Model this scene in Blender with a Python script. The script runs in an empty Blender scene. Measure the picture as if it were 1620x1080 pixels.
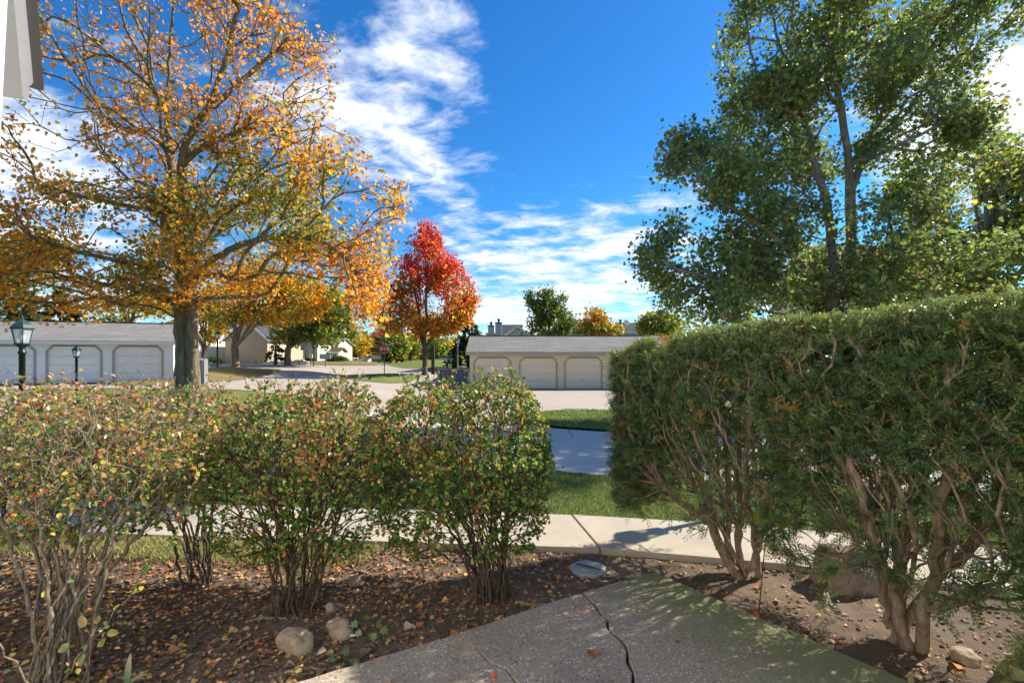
import bpy, math, random
import numpy as np
from mathutils import Vector, noise as mnoise
random.seed(7); RNG = np.random.default_rng(7)
scene = bpy.context.scene; COL = scene.collection
R = math.radians
# ------------------------------------------------------------------ camera
F = 765.0; CX = 810.0; HY = 562.0; CAMH = 1.7          # focal length and horizon of the photo in its own pixels
cam_d = bpy.data.cameras.new('camera'); cam = bpy.data.objects.new('camera', cam_d); COL.objects.link(cam)
cam.location = (0, 0, CAMH); cam.rotation_euler = (R(90), 0, 0)
cam_d.sensor_width = 36; cam_d.lens = 17.0; cam_d.shift_y = 22 / 1620; cam_d.clip_start = 0.05; cam_d.clip_end = 3000
scene.camera = cam
# ------------------------------------------------------------------ sun, sky, exposure
SUN_AZ, SUN_EL = R(64), R(38)                          # azimuth measured from straight ahead towards the right
sd = Vector((math.sin(SUN_AZ) * math.cos(SUN_EL), math.cos(SUN_AZ) * math.cos(SUN_EL), math.sin(SUN_EL)))
sun_d = bpy.data.lights.new('sun', 'SUN'); sun_d.energy = 3.0; sun_d.angle = R(0.55); sun_d.color = (1.0, 0.94, 0.84)
sun = bpy.data.objects.new('sun', sun_d); COL.objects.link(sun); sun.rotation_euler = sd.to_track_quat('Z', 'Y').to_euler()
sun.location = (20, 20, 30)
vs = scene.view_settings; vs.view_transform = 'Standard'; vs.look = 'None'; vs.gamma = 1; vs.use_curve_mapping = False
vs.exposure = 1.58
cy = scene.cycles; cy.max_bounces = 8; cy.diffuse_bounces = 4; cy.glossy_bounces = 2; cy.transmission_bounces = 6; cy.transparent_max_bounces = 8
world = bpy.data.worlds.new('World'); scene.world = world; world.use_nodes = True

class NT:
    """small node tree helper"""
    def __init__(s, tree): s.t = tree; s.n = tree.nodes; s.l = tree.links
    def node(s, kind, props=None, ins=None):
        n = s.n.new(kind)
        for k, v in (props or {}).items(): setattr(n, k, v)
        for k, v in (ins or {}).items(): s.set(n, k, v)
        return n
    def set(s, n, k, v):
        inp = n.inputs[k]
        if isinstance(v, bpy.types.NodeSocket): s.l.new(v, inp)
        else:
            if hasattr(inp, 'default_value') and isinstance(v, (tuple, list)) and len(v) == 3 and inp.type == 'RGBA': v = (*v, 1)
            inp.default_value = v
    def math(s, op, a, b=None, clamp=False):
        n = s.node('ShaderNodeMath', {'operation': op, 'use_clamp': clamp}); s.set(n, 0, a)
        if b is not None: s.set(n, 1, b)
        return n.outputs[0]
    def mix(s, f, a, b, mode='MIX'):
        n = s.node('ShaderNodeMix', {'data_type': 'RGBA', 'blend_type': mode}); s.set(n, 0, f); s.set(n, 6, a); s.set(n, 7, b)
        return n.outputs[2]
    def noise(s, vec, scale, detail=4, rough=.55, dist=0, out=0):
        n = s.node('ShaderNodeTexNoise', None, {'Scale': scale, 'Detail': detail, 'Roughness': rough, 'Distortion': dist})
        if vec is not None: s.l.new(vec, n.inputs['Vector'])
        return n.outputs[out]
    def ramp(s, fac, *stops):
        n = s.node('ShaderNodeValToRGB'); s.l.new(fac, n.inputs[0]); e = n.color_ramp.elements
        while len(e) < len(stops): e.new(.5)
        for q, (p, c) in zip(e, stops):
            q.position = p; q.color = (c, c, c, 1) if isinstance(c, (int, float)) else (*c, 1)
        return n.outputs[0]
    def rng(s, v, a, b, c=0., d=1., smooth=True):
        n = s.node('ShaderNodeMapRange', {'interpolation_type': 'SMOOTHSTEP' if smooth else 'LINEAR'}); s.set(n, 0, v)
        for i, q in enumerate((a, b, c, d)): n.inputs[i + 1].default_value = q
        return n.outputs[0]

def pxdir(px, py): return Vector(((px - CX) / F, 1, (HY - py) / F)).normalized()
def build_world():
    N = NT(world.node_tree); N.n.clear()
    sky = N.node('ShaderNodeTexSky', {'sky_type': 'NISHITA', 'sun_disc': False, 'sun_elevation': SUN_EL, 'sun_rotation': SUN_AZ,
                                      'air_density': 1.0, 'dust_density': 0.25, 'ozone_density': 2.2})
    hs = N.node('ShaderNodeHueSaturation', None, {'Saturation': 1.32, 'Value': 0.68, 'Color': sky.outputs[0]})
    blue = N.mix(1.0, hs.outputs[0], (.44, .84, 1.06, 1), 'MULTIPLY')
    tc = N.node('ShaderNodeTexCoord'); d = tc.outputs['Generated']
    sep = N.node('ShaderNodeSeparateXYZ'); N.l.new(d, sep.inputs[0])
    zz = N.math('ADD', N.math('MAXIMUM', sep.outputs[2], 0.0), 0.16)
    comb = N.node('ShaderNodeCombineXYZ'); N.l.new(N.math('DIVIDE', sep.outputs[0], zz), comb.inputs[0]); N.l.new(N.math('DIVIDE', sep.outputs[1], zz), comb.inputs[1])
    n1 = N.noise(comb.outputs[0], 1.7, 10, .60, .3)
    mp = N.node('ShaderNodeMapping', None, {'Rotation': (0, 0, R(35)), 'Scale': (1.0, 1.5, 1)}); N.l.new(comb.outputs[0], mp.inputs[0])
    n2 = N.noise(mp.outputs[0], 5.0, 10, .62, .35)
    nn = N.math('ADD', N.math('MULTIPLY', n1, .52), N.math('MULTIPLY', n2, .48))
    bias = None
    blobs = [(640, 160, .24, .13), (750, 110, .12, .12), (570, 60, .20, .06), (690, 265, .13, .14), (540, 190, .18, .10), (860, 470, .36, .10), (1000, 430, .26, .13), (770, 430, .2, .12),
             (900, 330, .18, .09), (990, 300, .14, .07), (60, 300, .30, .17), (20, 220, .22, .13), (1560, 140, .20, .19), (1600, 260, .22, .16), (1480, 210, .14, .1), (320, 150, .18, .03),
             (930, 120, .34, -.20), (1050, 60, .34, -.17), (880, 240, .17, -.10), (480, 300, .2, .0), (780, 330, .08, -.05), (150, 60, .2, -.06)]
    for (px, py, w, amp) in blobs:
        dd = pxdir(px, py); vm = N.node('ShaderNodeVectorMath', {'operation': 'DISTANCE'}); N.l.new(d, vm.inputs[0]); vm.inputs[1].default_value = dd
        b = N.rng(vm.outputs['Value'], 0.0, w, amp, 0.0); bias = b if bias is None else N.math('ADD', bias, b)
    low = N.rng(sep.outputs[2], 0.0, 0.26, 0.12, 0.0)
    nn = N.math('ADD', N.math('MULTIPLY', N.math('SUBTRACT', nn, .5), 1.55), .49)
    m = N.math('ADD', N.math('ADD', nn, bias), low)
    mask = N.rng(m, .515, .80)
    dens = N.rng(m, .66, .95)
    ccol = N.mix(dens, (3.7, 4.05, 4.7, 1), (5.7, 5.65, 5.65, 1))
    shade = N.noise(comb.outputs[0], 2.4, 6, .6, .2)
    ccol = N.mix(N.rng(shade, .5, .72, 0, .35), ccol, (3.3, 3.7, 4.5, 1))
    fin = N.mix(mask, blue, ccol)
    bg = N.node('ShaderNodeBackground', None, {'Strength': 0.088, 'Color': fin}); out = N.node('ShaderNodeOutputWorld'); N.l.new(bg.outputs[0], out.inputs[0])
build_world()

# ------------------------------------------------------------------ helpers
def W(px, py, z): return np.array([(px - CX) / F * z, z, CAMH + (HY - py) / F * z])   # a point of the place seen at a pixel, z metres away
CP = np.array([(x, y, 0.0) for x in (-14, -9, -5, -1, 3, 7, 12) for y in (-2, 2, 4.5, 6.5)] +
  [(-3, 9.5, 0), (1.5, 11, -.05), (6, 12, -.08), (12, 14, -.1), (0, 16, -.2), (6, 17, -.25), (-7, 14, .1), (-12.7, 19, .25), (-9, 22, .08), (-20, 20, .2), (-20, 29, .06), (-24, 26, .08), (-15, 30, .05),
   (-3, 25, -.42), (-3, 33, -.6), (2, 33, -.6), (8, 33, -.6), (14, 33, -.6), (8, 26, -.45), (-11.6, 44, -.12), (-7, 40, .1), (-21, 37, .62), (-21, 41, .62), (-20.5, 31, .35), (-26, 52, .82), (-32, 50, .8), (-20, 57, .6), (-16, 62, .3),
   (-12, 60, .75), (-9, 60, .75), (-16, 85, .2), (-22, 90, .5), (0, 60, 0), (20, 50, 0), (40, 40, 0), (-45, 40, .6), (-60, 80, 1), (0, 110, .4), (60, 100, .2), (-30, 130, .4), (30, 20, 0), (-40, 15, .2)])
def T(x, y):
    x = np.asarray(x, float); y = np.asarray(y, float)
    d2 = (x[..., None] - CP[:, 0])**2 + (y[..., None] - CP[:, 1])**2
    w = 1 / (d2 + 1.0 + .004 * y[..., None]**2)**1.9
    return (w * CP[:, 2]).sum(-1) / w.sum(-1)
def Tf(x, y): return float(T(np.array([x]), np.array([y]))[0])

def raw_mesh(name, V, faces_by_n, mat, colors=None, smooth=False):
    """V (n,3); faces_by_n: list of int arrays (m,k)"""
    me = bpy.data.meshes.new(name); V = np.asarray(V, np.float32); me.vertices.add(len(V)); me.vertices.foreach_set('co', V.ravel())
    fl = [np.asarray(f, np.int32) for f in faces_by_n if len(f)]
    loops = np.concatenate([f.ravel() for f in fl]); tot = np.concatenate([np.full(len(f), f.shape[1], np.int32) for f in fl])
    me.loops.add(len(loops)); me.loops.foreach_set('vertex_index', loops); me.polygons.add(len(tot))
    me.polygons.foreach_set('loop_start', np.concatenate([[0], np.cumsum(tot)[:-1]]).astype(np.int32)); me.polygons.foreach_set('loop_total', tot)
    if smooth: me.polygons.foreach_set('use_smooth', np.ones(len(tot), bool))
    if colors is not None:
        a = me.color_attributes.new('col', 'FLOAT_COLOR', 'POINT'); c = np.ones((len(V), 4), np.float32); c[:, :3] = colors; a.data.foreach_set('color', c.ravel())
    me.update(); me.validate(); me.materials.append(mat); return me
def link(name, me, parent=None, loc=None, kind=None):
    o = bpy.data.objects.new(name, me); COL.objects.link(o)
    if parent is not None: o.parent = parent
    if loc is not None: o.location = loc
    if kind: o['kind'] = kind
    return o
def tag(o, label, cat, group=None):
    o['label'] = label; o['category'] = cat
    if group: o['group'] = group
    return o
def thing(name, label, cat, loc=(0, 0, 0), rz=0, group=None):
    o = link(name, None, loc=loc); o.rotation_euler = (0, 0, rz); o.empty_display_size = .1; return tag(o, label, cat, group)

class MB:
    """collects boxes, prisms, tubes; build() links them as one object"""
    def __init__(s): s.v = []; s.f = []; s.sm = False
    def add(s, vs_, fs): b = len(s.v); s.v += [tuple(map(float, v)) for v in vs_]; s.f += [tuple(b + i for i in f) for f in fs]; return s
    def box(s, x0, x1, y0, y1, z0, z1):
        return s.add([(x0, y0, z0), (x1, y0, z0), (x1, y1, z0), (x0, y1, z0), (x0, y0, z1), (x1, y0, z1), (x1, y1, z1), (x0, y1, z1)],
                     [(0, 3, 2, 1), (4, 5, 6, 7), (0, 1, 5, 4), (1, 2, 6, 5), (2, 3, 7, 6), (3, 0, 4, 7)])
    def prism(s, pts, y0, y1):                     # outline in x,z pushed along y
        n = len(pts); v = [(p[0], y0, p[1]) for p in pts] + [(p[0], y1, p[1]) for p in pts]
        return s.add(v, [tuple(range(n)), tuple(range(2 * n - 1, n - 1, -1))] + [(i, i + n, (i + 1) % n + n, (i + 1) % n) for i in range(n)])
    def slab(s, pts, z0, z1):                      # outline in x,y with height
        n = len(pts); v = [(p[0], p[1], z0) for p in pts] + [(p[0], p[1], z1) for p in pts]
        return s.add(v, [tuple(range(n - 1, -1, -1)), tuple(range(n, 2 * n))] + [(i, (i + 1) % n, (i + 1) % n + n, i + n) for i in range(n)])
    def lathe(s, prof, k=12, c=(0, 0)):
        v = [(c[0] + r * math.cos(2 * math.pi * j / k), c[1] + r * math.sin(2 * math.pi * j / k), z) for r, z in prof for j in range(k)]; m = len(prof)
        f = [(i * k + j, i * k + (j + 1) % k, (i + 1) * k + (j + 1) % k, (i + 1) * k + j) for i in range(m - 1) for j in range(k)]
        return s.add(v, f + [tuple(range(k - 1, -1, -1)), tuple((m - 1) * k + j for j in range(k))])
    def bar(s, a, b, r, k=5, r2=None):
        a = Vector(a); b = Vector(b); d = (b - a).normalized(); u = d.orthogonal().normalized(); w = d.cross(u); r2 = r if r2 is None else r2
        v = [p + (u * math.cos(2 * math.pi * j / k) + w * math.sin(2 * math.pi * j / k)) * q for p, q in ((a, r), (b, r2)) for j in range(k)]
        return s.add(v, [(j, (j + 1) % k, (j + 1) % k + k, j + k) for j in range(k)] + [tuple(range(k - 1, -1, -1)), tuple(range(k, 2 * k))])
    def mesh(s, name, mat, smooth=False):
        me = bpy.data.meshes.new(name); me.from_pydata(s.v, [], s.f); me.materials.append(mat)
        if smooth: me.polygons.foreach_set('use_smooth', [True] * len(me.polygons))
        me.update(); return me
    def build(s, name, mat, parent=None, loc=None, smooth=False, kind=None): return link(name, s.mesh(name, mat, smooth), parent, loc, kind)

# ------------------------------------------------------------------ materials
def mat(name, fn):
    m = bpy.data.materials.new(name); m.use_nodes = True; N = NT(m.node_tree); N.n.clear(); out = N.node('ShaderNodeOutputMaterial')
    fn(N, out); return m
def principled(N, out, color, rough=.8, bump=None, bstr=.3, bdist=.01, spec=.5, metal=0):
    b = N.node('ShaderNodeBsdfPrincipled'); N.set(b, 'Base Color', color); N.set(b, 'Roughness', rough); N.set(b, 'Specular IOR Level', spec); N.set(b, 'Metallic', metal)
    if bump is not None:
        bp = N.node('ShaderNodeBump', None, {'Strength': bstr, 'Distance': bdist}); N.l.new(bump, bp.inputs['Height']); N.l.new(bp.outputs[0], b.inputs['Normal'])
    N.l.new(b.outputs[0], out.inputs[0]); return b
def plain(name, c, rough=.6, var=.12, scale=6, spec=.4, metal=0):
    def fn(N, out):
        g = N.node('ShaderNodeTexCoord').outputs['Object']; n = N.noise(g, scale, 5, .6)
        col = N.mix(n, tuple(q * (1 - var) for q in c) + (1,), tuple(min(1, q * (1 + var)) for q in c) + (1,)); principled(N, out, col, rough, n, .08, .01, spec, metal)
    return mat(name, fn)
def leafmat(name, trans=.50, rough=.45, spec=.35, tint=(1, 1, 1), gain=1.0):
    def fn(N, out):
        at = N.node('ShaderNodeAttribute', {'attribute_name': 'col'}); col = at.outputs['Color']
        g = N.node('ShaderNodeNewGeometry').outputs['Position']; n = N.noise(g, 60, 2, .5)
        col = N.mix(1.0, col, N.mix(n, (.78, .78, .78, 1), (1.2, 1.2, 1.2, 1)), 'MULTIPLY')
        b = N.node('ShaderNodeBsdfPrincipled'); N.set(b, 'Base Color', col); N.set(b, 'Roughness', rough); N.set(b, 'Specular IOR Level', spec)
        t = N.node('ShaderNodeBsdfTranslucent'); tcol = N.mix(1.0, col, (1.35 * gain, 1.35 * gain, .8 * gain, 1), 'MULTIPLY'); N.l.new(tcol, t.inputs[0])
        mx = N.node('ShaderNodeMixShader'); mx.inputs[0].default_value = trans; N.l.new(b.outputs[0], mx.inputs[1]); N.l.new(t.outputs[0], mx.inputs[2]); N.l.new(mx.outputs[0], out.inputs[0])
    return mat(name, fn)
def barkmat(name, a, b, scale=9, zs=.18, bd=.02):
    def fn(N, out):
        g = N.node('ShaderNodeTexCoord').outputs['Object']; mp = N.node('ShaderNodeMapping', None, {'Scale': (1, 1, zs)}); N.l.new(g, mp.inputs[0])
        n = N.noise(mp.outputs[0], scale, 8, .7, .4); n2 = N.noise(g, scale * .25, 3)
        col = N.mix(N.ramp(n, (.35, 0.), (.65, 1.)), (*a, 1), (*b, 1)); col = N.mix(N.rng(n2, .35, .7, 0, .4), col, tuple(q * .6 for q in b) + (1,))
        principled(N, out, col, .9, n, .9, bd, .2)
    return mat(name, fn)
M = {}
M['leaf'] = leafmat('tree_leaf'); M['leaf_thin'] = leafmat('autumn_leaf', .58, .5, .3, gain=1.22); M['leaf_shrub'] = leafmat('shrub_leaf', .42, .33, .5)
M['needle'] = leafmat('needle', .34, .30, .35); M['litter'] = leafmat('litter_leaf', .12, .7, .2); M['blade'] = leafmat('grass_blade', .3, .55, .3)
M['bark_maple'] = barkmat('maple_bark', (.085, .06, .038), (.33, .245, .15), 7, .16, .03)
M['bark_grey'] = barkmat('grey_bark', (.12, .10, .08), (.34, .29, .23), 8, .2)
M['bark_shrub'] = barkmat('shrub_bark', (.033, .025, .018), (.145, .105, .075), 40, .3, .004)
M['bark_old'] = barkmat('lichen_bark', (.07, .056, .04), (.27, .225, .165), 35, .35, .004)
M['bark_yew'] = barkmat('yew_bark', (.13, .088, .058), (.38, .285, .20), 30, .2, .006)
M['bark_far'] = barkmat('far_bark', (.06, .045, .035), (.17, .13, .09), 5)
def soil(N, out):
    g = N.node('ShaderNodeTexCoord').outputs['Object']; n = N.noise(g, 14, 10, .75, .2); n2 = N.noise(g, 1.3, 4); n3 = N.noise(g, 130, 4, .7)
    col = N.mix(n, (.09, .063, .044, 1), (.28, .205, .145, 1)); col = N.mix(N.rng(n2, .45, .7, 0, .75), col, (.28, .205, .14, 1)); col = N.mix(N.rng(n3, .62, .7, 0, .5), col, (.33, .28, .22, 1))
    col = N.mix(N.rng(n3, .30, .38, .6, 0), col, (.035, .022, .014, 1))
    h = N.math('ADD', n, N.math('MULTIPLY', n3, .5)); principled(N, out, col, .95, h, 1., .03, .15)
M['soil'] = mat('soil', soil)
def conc(base, moss=False, speck=.5, scale=1.):
    def fn(N, out):
        g = N.node('ShaderNodeTexCoord').outputs['Object']; n = N.noise(g, 3 * scale, 8, .65); n2 = N.noise(g, 130, 3, .8); n3 = N.noise(g, 42, 5, .75); n4 = N.noise(g, .8 * scale, 4)
        col = N.mix(n, tuple(q * .72 for q in base) + (1,), tuple(q * 1.18 for q in base) + (1,))
        col = N.mix(N.rng(n4, .5, .72, 0, .35), col, tuple(q * .6 for q in base) + (1,))
        col = N.mix(N.rng(n2, .60, .66, 0, speck), col, (.62, .58, .52, 1)); col = N.mix(N.rng(n3, .32, .42, speck * .8, 0), col, tuple(q * .45 for q in base) + (1,))
        if speck > .7:
            vo = N.node('ShaderNodeTexVoronoi', None, {'Scale': 110.}); N.l.new(g, vo.inputs['Vector']); sp = N.node('ShaderNodeSeparateColor'); N.l.new(vo.outputs['Color'], sp.inputs[0])
            col = N.mix(.34, col, N.mix(1.0, col, N.mix(sp.outputs[0], (.5, .5, .5, 1), (1.55, 1.5, 1.42, 1)), 'MULTIPLY')); col = N.mix(N.rng(sp.outputs[1], .93, .95, 0, .8), col, (.62, .60, .56, 1)); col = N.mix(N.rng(sp.outputs[2], .95, .97, 0, .7), col, (.07, .055, .045, 1))
            st = N.noise(g, 2.2, 7, .7); col = N.mix(N.rng(st, .54, .70, 0, .55), col, tuple(q * .5 for q in base) + (1,)); n3 = N.math('ADD', n3, N.math('MULTIPLY', sp.outputs[0], .6))
        if moss:
            sx = N.node('ShaderNodeSeparateXYZ'); N.l.new(g, sx.inputs[0])
            # algae grows in a band along the edge under the yews
            e = N.math('ADD', N.math('MULTIPLY', sx.outputs[0], .83), N.math('MULTIPLY', sx.outputs[1], .56))
            e = N.math('ADD', e, N.math('MULTIPLY', N.math('SUBTRACT', n, .5), .9))
            col = N.mix(N.rng(e, 2.15, 3.0, 0, .8), col, (.17, .185, .07, 1))
        principled(N, out, col, .9, N.math('ADD', n3, N.math('MULTIPLY', n2, .6)), .5, .006, .2)
    return fn
M['slab'] = mat('aggregate_concrete', conc((.36, .295, .22), True, .75)); M['walk'] = mat('sidewalk_concrete', conc((.48, .41, .31), False, .22)); M['stepstone'] = mat('stepping_stone', conc((.36, .36, .34), False, .3, 3))
def drive(N, out):
    g = N.node('ShaderNodeTexCoord').outputs['Object']; n = N.noise(g, .25, 6, .6); n2 = N.noise(g, 1.6, 6, .7); n3 = N.noise(g, 60, 3, .7)
    wv = N.node('ShaderNodeMix', {'data_type': 'VECTOR'}); wv.inputs[0].default_value = .05; N.l.new(g, wv.inputs[4]); N.l.new(N.noise(g, 1.5, 5, .6, 0, 1), wv.inputs[5])
    vo = N.node('ShaderNodeTexVoronoi', {'feature': 'DISTANCE_TO_EDGE'}, {'Scale': .22}); N.l.new(wv.outputs[1], vo.inputs['Vector'])
    col = N.mix(n, (.36, .30, .235, 1), (.45, .38, .305, 1)); col = N.mix(N.rng(n2, .6, .75, 0, .3), col, (.26, .225, .19, 1)); col = N.mix(N.rng(n3, .55, .7, 0, .25), col, (.55, .5, .45, 1)); col = N.mix(N.rng(vo.outputs['Distance'], .002, .007, .6, 0), col, (.13, .10, .08, 1))
    principled(N, out, col, .9, n3, .3, .005, .2)
M['drive'] = mat('drive_concrete', drive)
def asph(N, out):
    g = N.node('ShaderNodeTexCoord').outputs['Object']; n = N.noise(g, 1.2, 6); n2 = N.noise(g, 150, 3, .8)
    wv = N.node('ShaderNodeMix', {'data_type': 'VECTOR'}); wv.inputs[0].default_value = .12; N.l.new(g, wv.inputs[4]); N.l.new(N.noise(g, 2.5, 5, .6, 0, 1), wv.inputs[5])
    vo = N.node('ShaderNodeTexVoronoi', {'feature': 'DISTANCE_TO_EDGE'}, {'Scale': .75}); N.l.new(wv.outputs[1], vo.inputs['Vector'])
    col = N.mix(n, (.48, .42, .35, 1), (.62, .55, .47, 1)); col = N.mix(N.rng(n2, .6, .68, 0, .5), col, (.42, .41, .38, 1)); col = N.mix(N.rng(vo.outputs['Distance'], .003, .009, .6, 0), col, (.05, .045, .04, 1))
    principled(N, out, col, .9, n2, .4, .005, .2)
M['asphalt'] = mat('asphalt', asph)
def lawn(N, out):
    g = N.node('ShaderNodeTexCoord').outputs['Object']; n = N.noise(g, .5, 6, .6); n2 = N.noise(g, 45, 5, .75); n3 = N.noise(g, 5, 5, .7)
    col = N.mix(n2, (.08, .115, .025, 1), (.23, .26, .07, 1)); col = N.mix(N.rng(N.math('ADD', n, N.math('MULTIPLY', n3, .4)), .6, .95, 0, .65), col, (.30, .25, .11, 1))
    principled(N, out, col, .95, n2, .8, .05, .1)
M['lawn'] = mat('lawn', lawn)
def drylawn(N, out):
    g = N.node('ShaderNodeTexCoord').outputs['Object']; n = N.noise(g, .8, 6, .6); n2 = N.noise(g, 12, 5, .75)
    col = N.mix(n2, (.15, .13, .045, 1), (.30, .25, .10, 1)); col = N.mix(N.rng(n, .4, .6, 0, .6), col, (.20, .12, .05, 1)); principled(N, out, col, .95, n2, .8, .05, .1)
M['dry'] = mat('leaf_strewn_lawn', drylawn)
def siding(c, pitch=.2):
    def fn(N, out):
        g = N.node('ShaderNodeTexCoord').outputs['Object']; sx = N.node('ShaderNodeSeparateXYZ'); N.l.new(g, sx.inputs[0])
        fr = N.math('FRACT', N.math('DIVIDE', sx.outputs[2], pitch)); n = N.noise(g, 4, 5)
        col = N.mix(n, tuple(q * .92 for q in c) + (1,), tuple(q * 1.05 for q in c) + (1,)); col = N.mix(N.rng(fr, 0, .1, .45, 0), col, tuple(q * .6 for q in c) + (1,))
        principled(N, out, col, .65, N.math('SUBTRACT', 1.0, fr), .6, .03, .3)
    return fn
M['side_w'] = mat('siding_white', siding((.86, .83, .79))); M['side_b'] = mat('siding_beige', siding((.84, .67, .43))); M['side_t'] = mat('siding_tan', siding((.50, .40, .27)))
M['side_g'] = mat('siding_sage', siding((.47, .52, .41))); M['side_y'] = mat('siding_cream', siding((.66, .58, .38))); M['side_gr'] = mat('siding_grey', siding((.42, .45, .46)))
def shingle(c):
    def fn(N, out):
        g = N.node('ShaderNodeTexCoord').outputs['Object']; br = N.node('ShaderNodeTexBrick', None, {'Scale': 1.0, 'Mortar Size': .012, 'Brick Width': .9, 'Row Height': .16})
        mp = N.node('ShaderNodeMapping'); N.l.new(g, mp.inputs[0]); N.l.new(mp.outputs[0], br.inputs['Vector'])
        for k, q in (('Color1', .85), ('Color2', 1.12), ('Mortar', .62)): N.set(br, k, tuple(v * q for v in c) + (1,))
        n = N.noise(g, .7, 5, .65); n2 = N.noise(g, 30, 3, .7)
        col = N.mix(1.0, br.outputs[0], N.mix(n, (.72, .72, .74, 1), (1.18, 1.16, 1.12, 1)), 'MULTIPLY'); col = N.mix(1.0, col, N.mix(n2, (.8, .8, .8, 1), (1.2, 1.2, 1.2, 1)), 'MULTIPLY')
        principled(N, out, col, .95, br.outputs['Fac'], -.4, .02, .15)
    return fn
M['roof_g'] = mat('shingle_grey', shingle((.27, .255, .225))); M['roof_d'] = mat('shingle_dark', shingle((.085, .085, .095))); M['roof_r'] = mat('shingle_brown', shingle((.16, .08, .06)))
for k, c, r, in (('trim_tan', (.46, .37, .28), .6), ('trim_grey', (.34, .32, .31), .6), ('door_w', (.82, .79, .76), .5), ('door_b', (.84, .70, .50), .5), ('white', (.74, .73, .70), .5), ('board', (.66, .64, .60), .6),
               ('black', (.018, .02, .02), .35), ('green_metal', (.035, .06, .055), .4), ('green_bin', (.03, .16, .09), .5), ('grey_metal', (.30, .31, .32), .4), ('stop_red', (.55, .02, .025), .4), ('sign_yellow', (.75, .45, .03), .4),
               ('post_dark', (.05, .045, .04), .7), ('panel_dark', (.13, .14, .16), .6), ('glass_dark', (.04, .05, .06), .15), ('orange', (.5, .15, .03), .6), ('shingle_edge', (.12, .105, .09), .9), ('chimney', (.40, .43, .44), .6),
               ('car_dark', (.03, .035, .045), .25), ('car_silver', (.45, .46, .48), .3), ('rubber', (.02, .02, .02), .8), ('bulb', (.8, .76, .65), .3), ('plastic', (.70, .76, .80), .3), ('wood', (.27, .2, .13), .8)):
    M[k] = plain(k, c, r)
def glassy(N, out):
    b = N.node('ShaderNodeBsdfPrincipled', None, {'Base Color': (.80, .86, .84, 1), 'Roughness': .12, 'Alpha': .38}); N.l.new(b.outputs[0], out.inputs[0])
M['lamp_glass'] = mat('lamp_glass', glassy)
def rockf(a, b, sc=9):
    def fn(N, out):
        g = N.node('ShaderNodeTexCoord').outputs['Object']; n = N.noise(g, sc, 8, .7); n2 = N.noise(g, sc * 6, 4, .7)
        col = N.mix(N.ramp(n, (.35, 0.), (.62, 1.)), (*a, 1), (*b, 1)); col = N.mix(N.rng(n2, .3, .42, .5, 0), col, tuple(q * .5 for q in a) + (1,)); principled(N, out, col, .9, N.math('ADD', n, n2), .5, .01, .2)
    return fn
M['rock_tan'] = mat('rock_tan', rockf((.24, .18, .11), (.42, .34, .235))); M['rock_pink'] = mat('rock_brown', rockf((.22, .15, .11), (.36, .28, .22))); M['rock_pale'] = mat('rock_pale', rockf((.33, .30, .27), (.55, .52, .48), 3))

# ------------------------------------------------------------------ ground surfaces
def resample(pts, n):
    p = np.array(pts, float); d = np.r_[0, np.cumsum(np.linalg.norm(np.diff(p, axis=0), axis=1))]; t = np.linspace(0, d[-1], n)
    q = np.stack([np.interp(t, d, p[:, i]) for i in range(p.shape[1])], 1)
    for _ in range(3): q[1:-1] = (q[:-2] + 2 * q[1:-1] + q[2:]) / 4
    return q
def ribbon(name, near, far, nu, nv, dz, m, rough=0):
    A = resample(near, nu + 1); B = resample(far, nu + 1); t = np.linspace(0, 1, nv + 1)[:, None, None]; P = A[None] * (1 - t) + B[None] * t
    V = np.zeros((nv + 1, nu + 1, 3)); V[..., :2] = P; V[..., 2] = T(P[..., 0], P[..., 1]) + dz
    i = np.arange(nv)[:, None] * (nu + 1) + np.arange(nu)[None]; f = np.stack([i, i + 1, i + nu + 2, i + nu + 1], -1).reshape(-1, 4)
    o = link(name, raw_mesh(name, V.reshape(-1, 3), [f], m, smooth=True)); o['kind'] = 'structure'; return o
def blob(name, cx, cy, rx, ry, dz, m, mound=0, seed=0, rings=14, k=48):
    r = random.Random(seed); ph = [r.uniform(0, 6.28) for _ in range(3)]; V = [(cx, cy)]; H = [mound]
    for i in range(1, rings + 1):
        for j in range(k):
            a = 2 * math.pi * j / k; q = 1 + .08 * math.sin(2 * a + ph[0]) + .05 * math.sin(3 * a + ph[1]); t = i / rings
            V.append((cx + rx * q * t * math.cos(a), cy + ry * q * t * math.sin(a))); H.append(mound * (1 - t * t)**1.2)
    V = np.array(V); P = np.c_[V, T(V[:, 0], V[:, 1]) + dz + np.array(H)]
    f3 = [(0, 1 + j, 1 + (j + 1) % k) for j in range(k)]; f4 = [(1 + (i - 1) * k + j, 1 + i * k + j, 1 + i * k + (j + 1) % k, 1 + (i - 1) * k + (j + 1) % k) for i in range(1, rings) for j in range(k)]
    o = link(name, raw_mesh(name, P, [np.array(f3), np.array(f4)], m, smooth=True)); o['kind'] = 'structure'; return o
def fbm(x, y, s, o=4): return mnoise.fractal(Vector((x * s, y * s, .37)), 1.0, 2.0, o, noise_basis='PERLIN_ORIGINAL')
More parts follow.
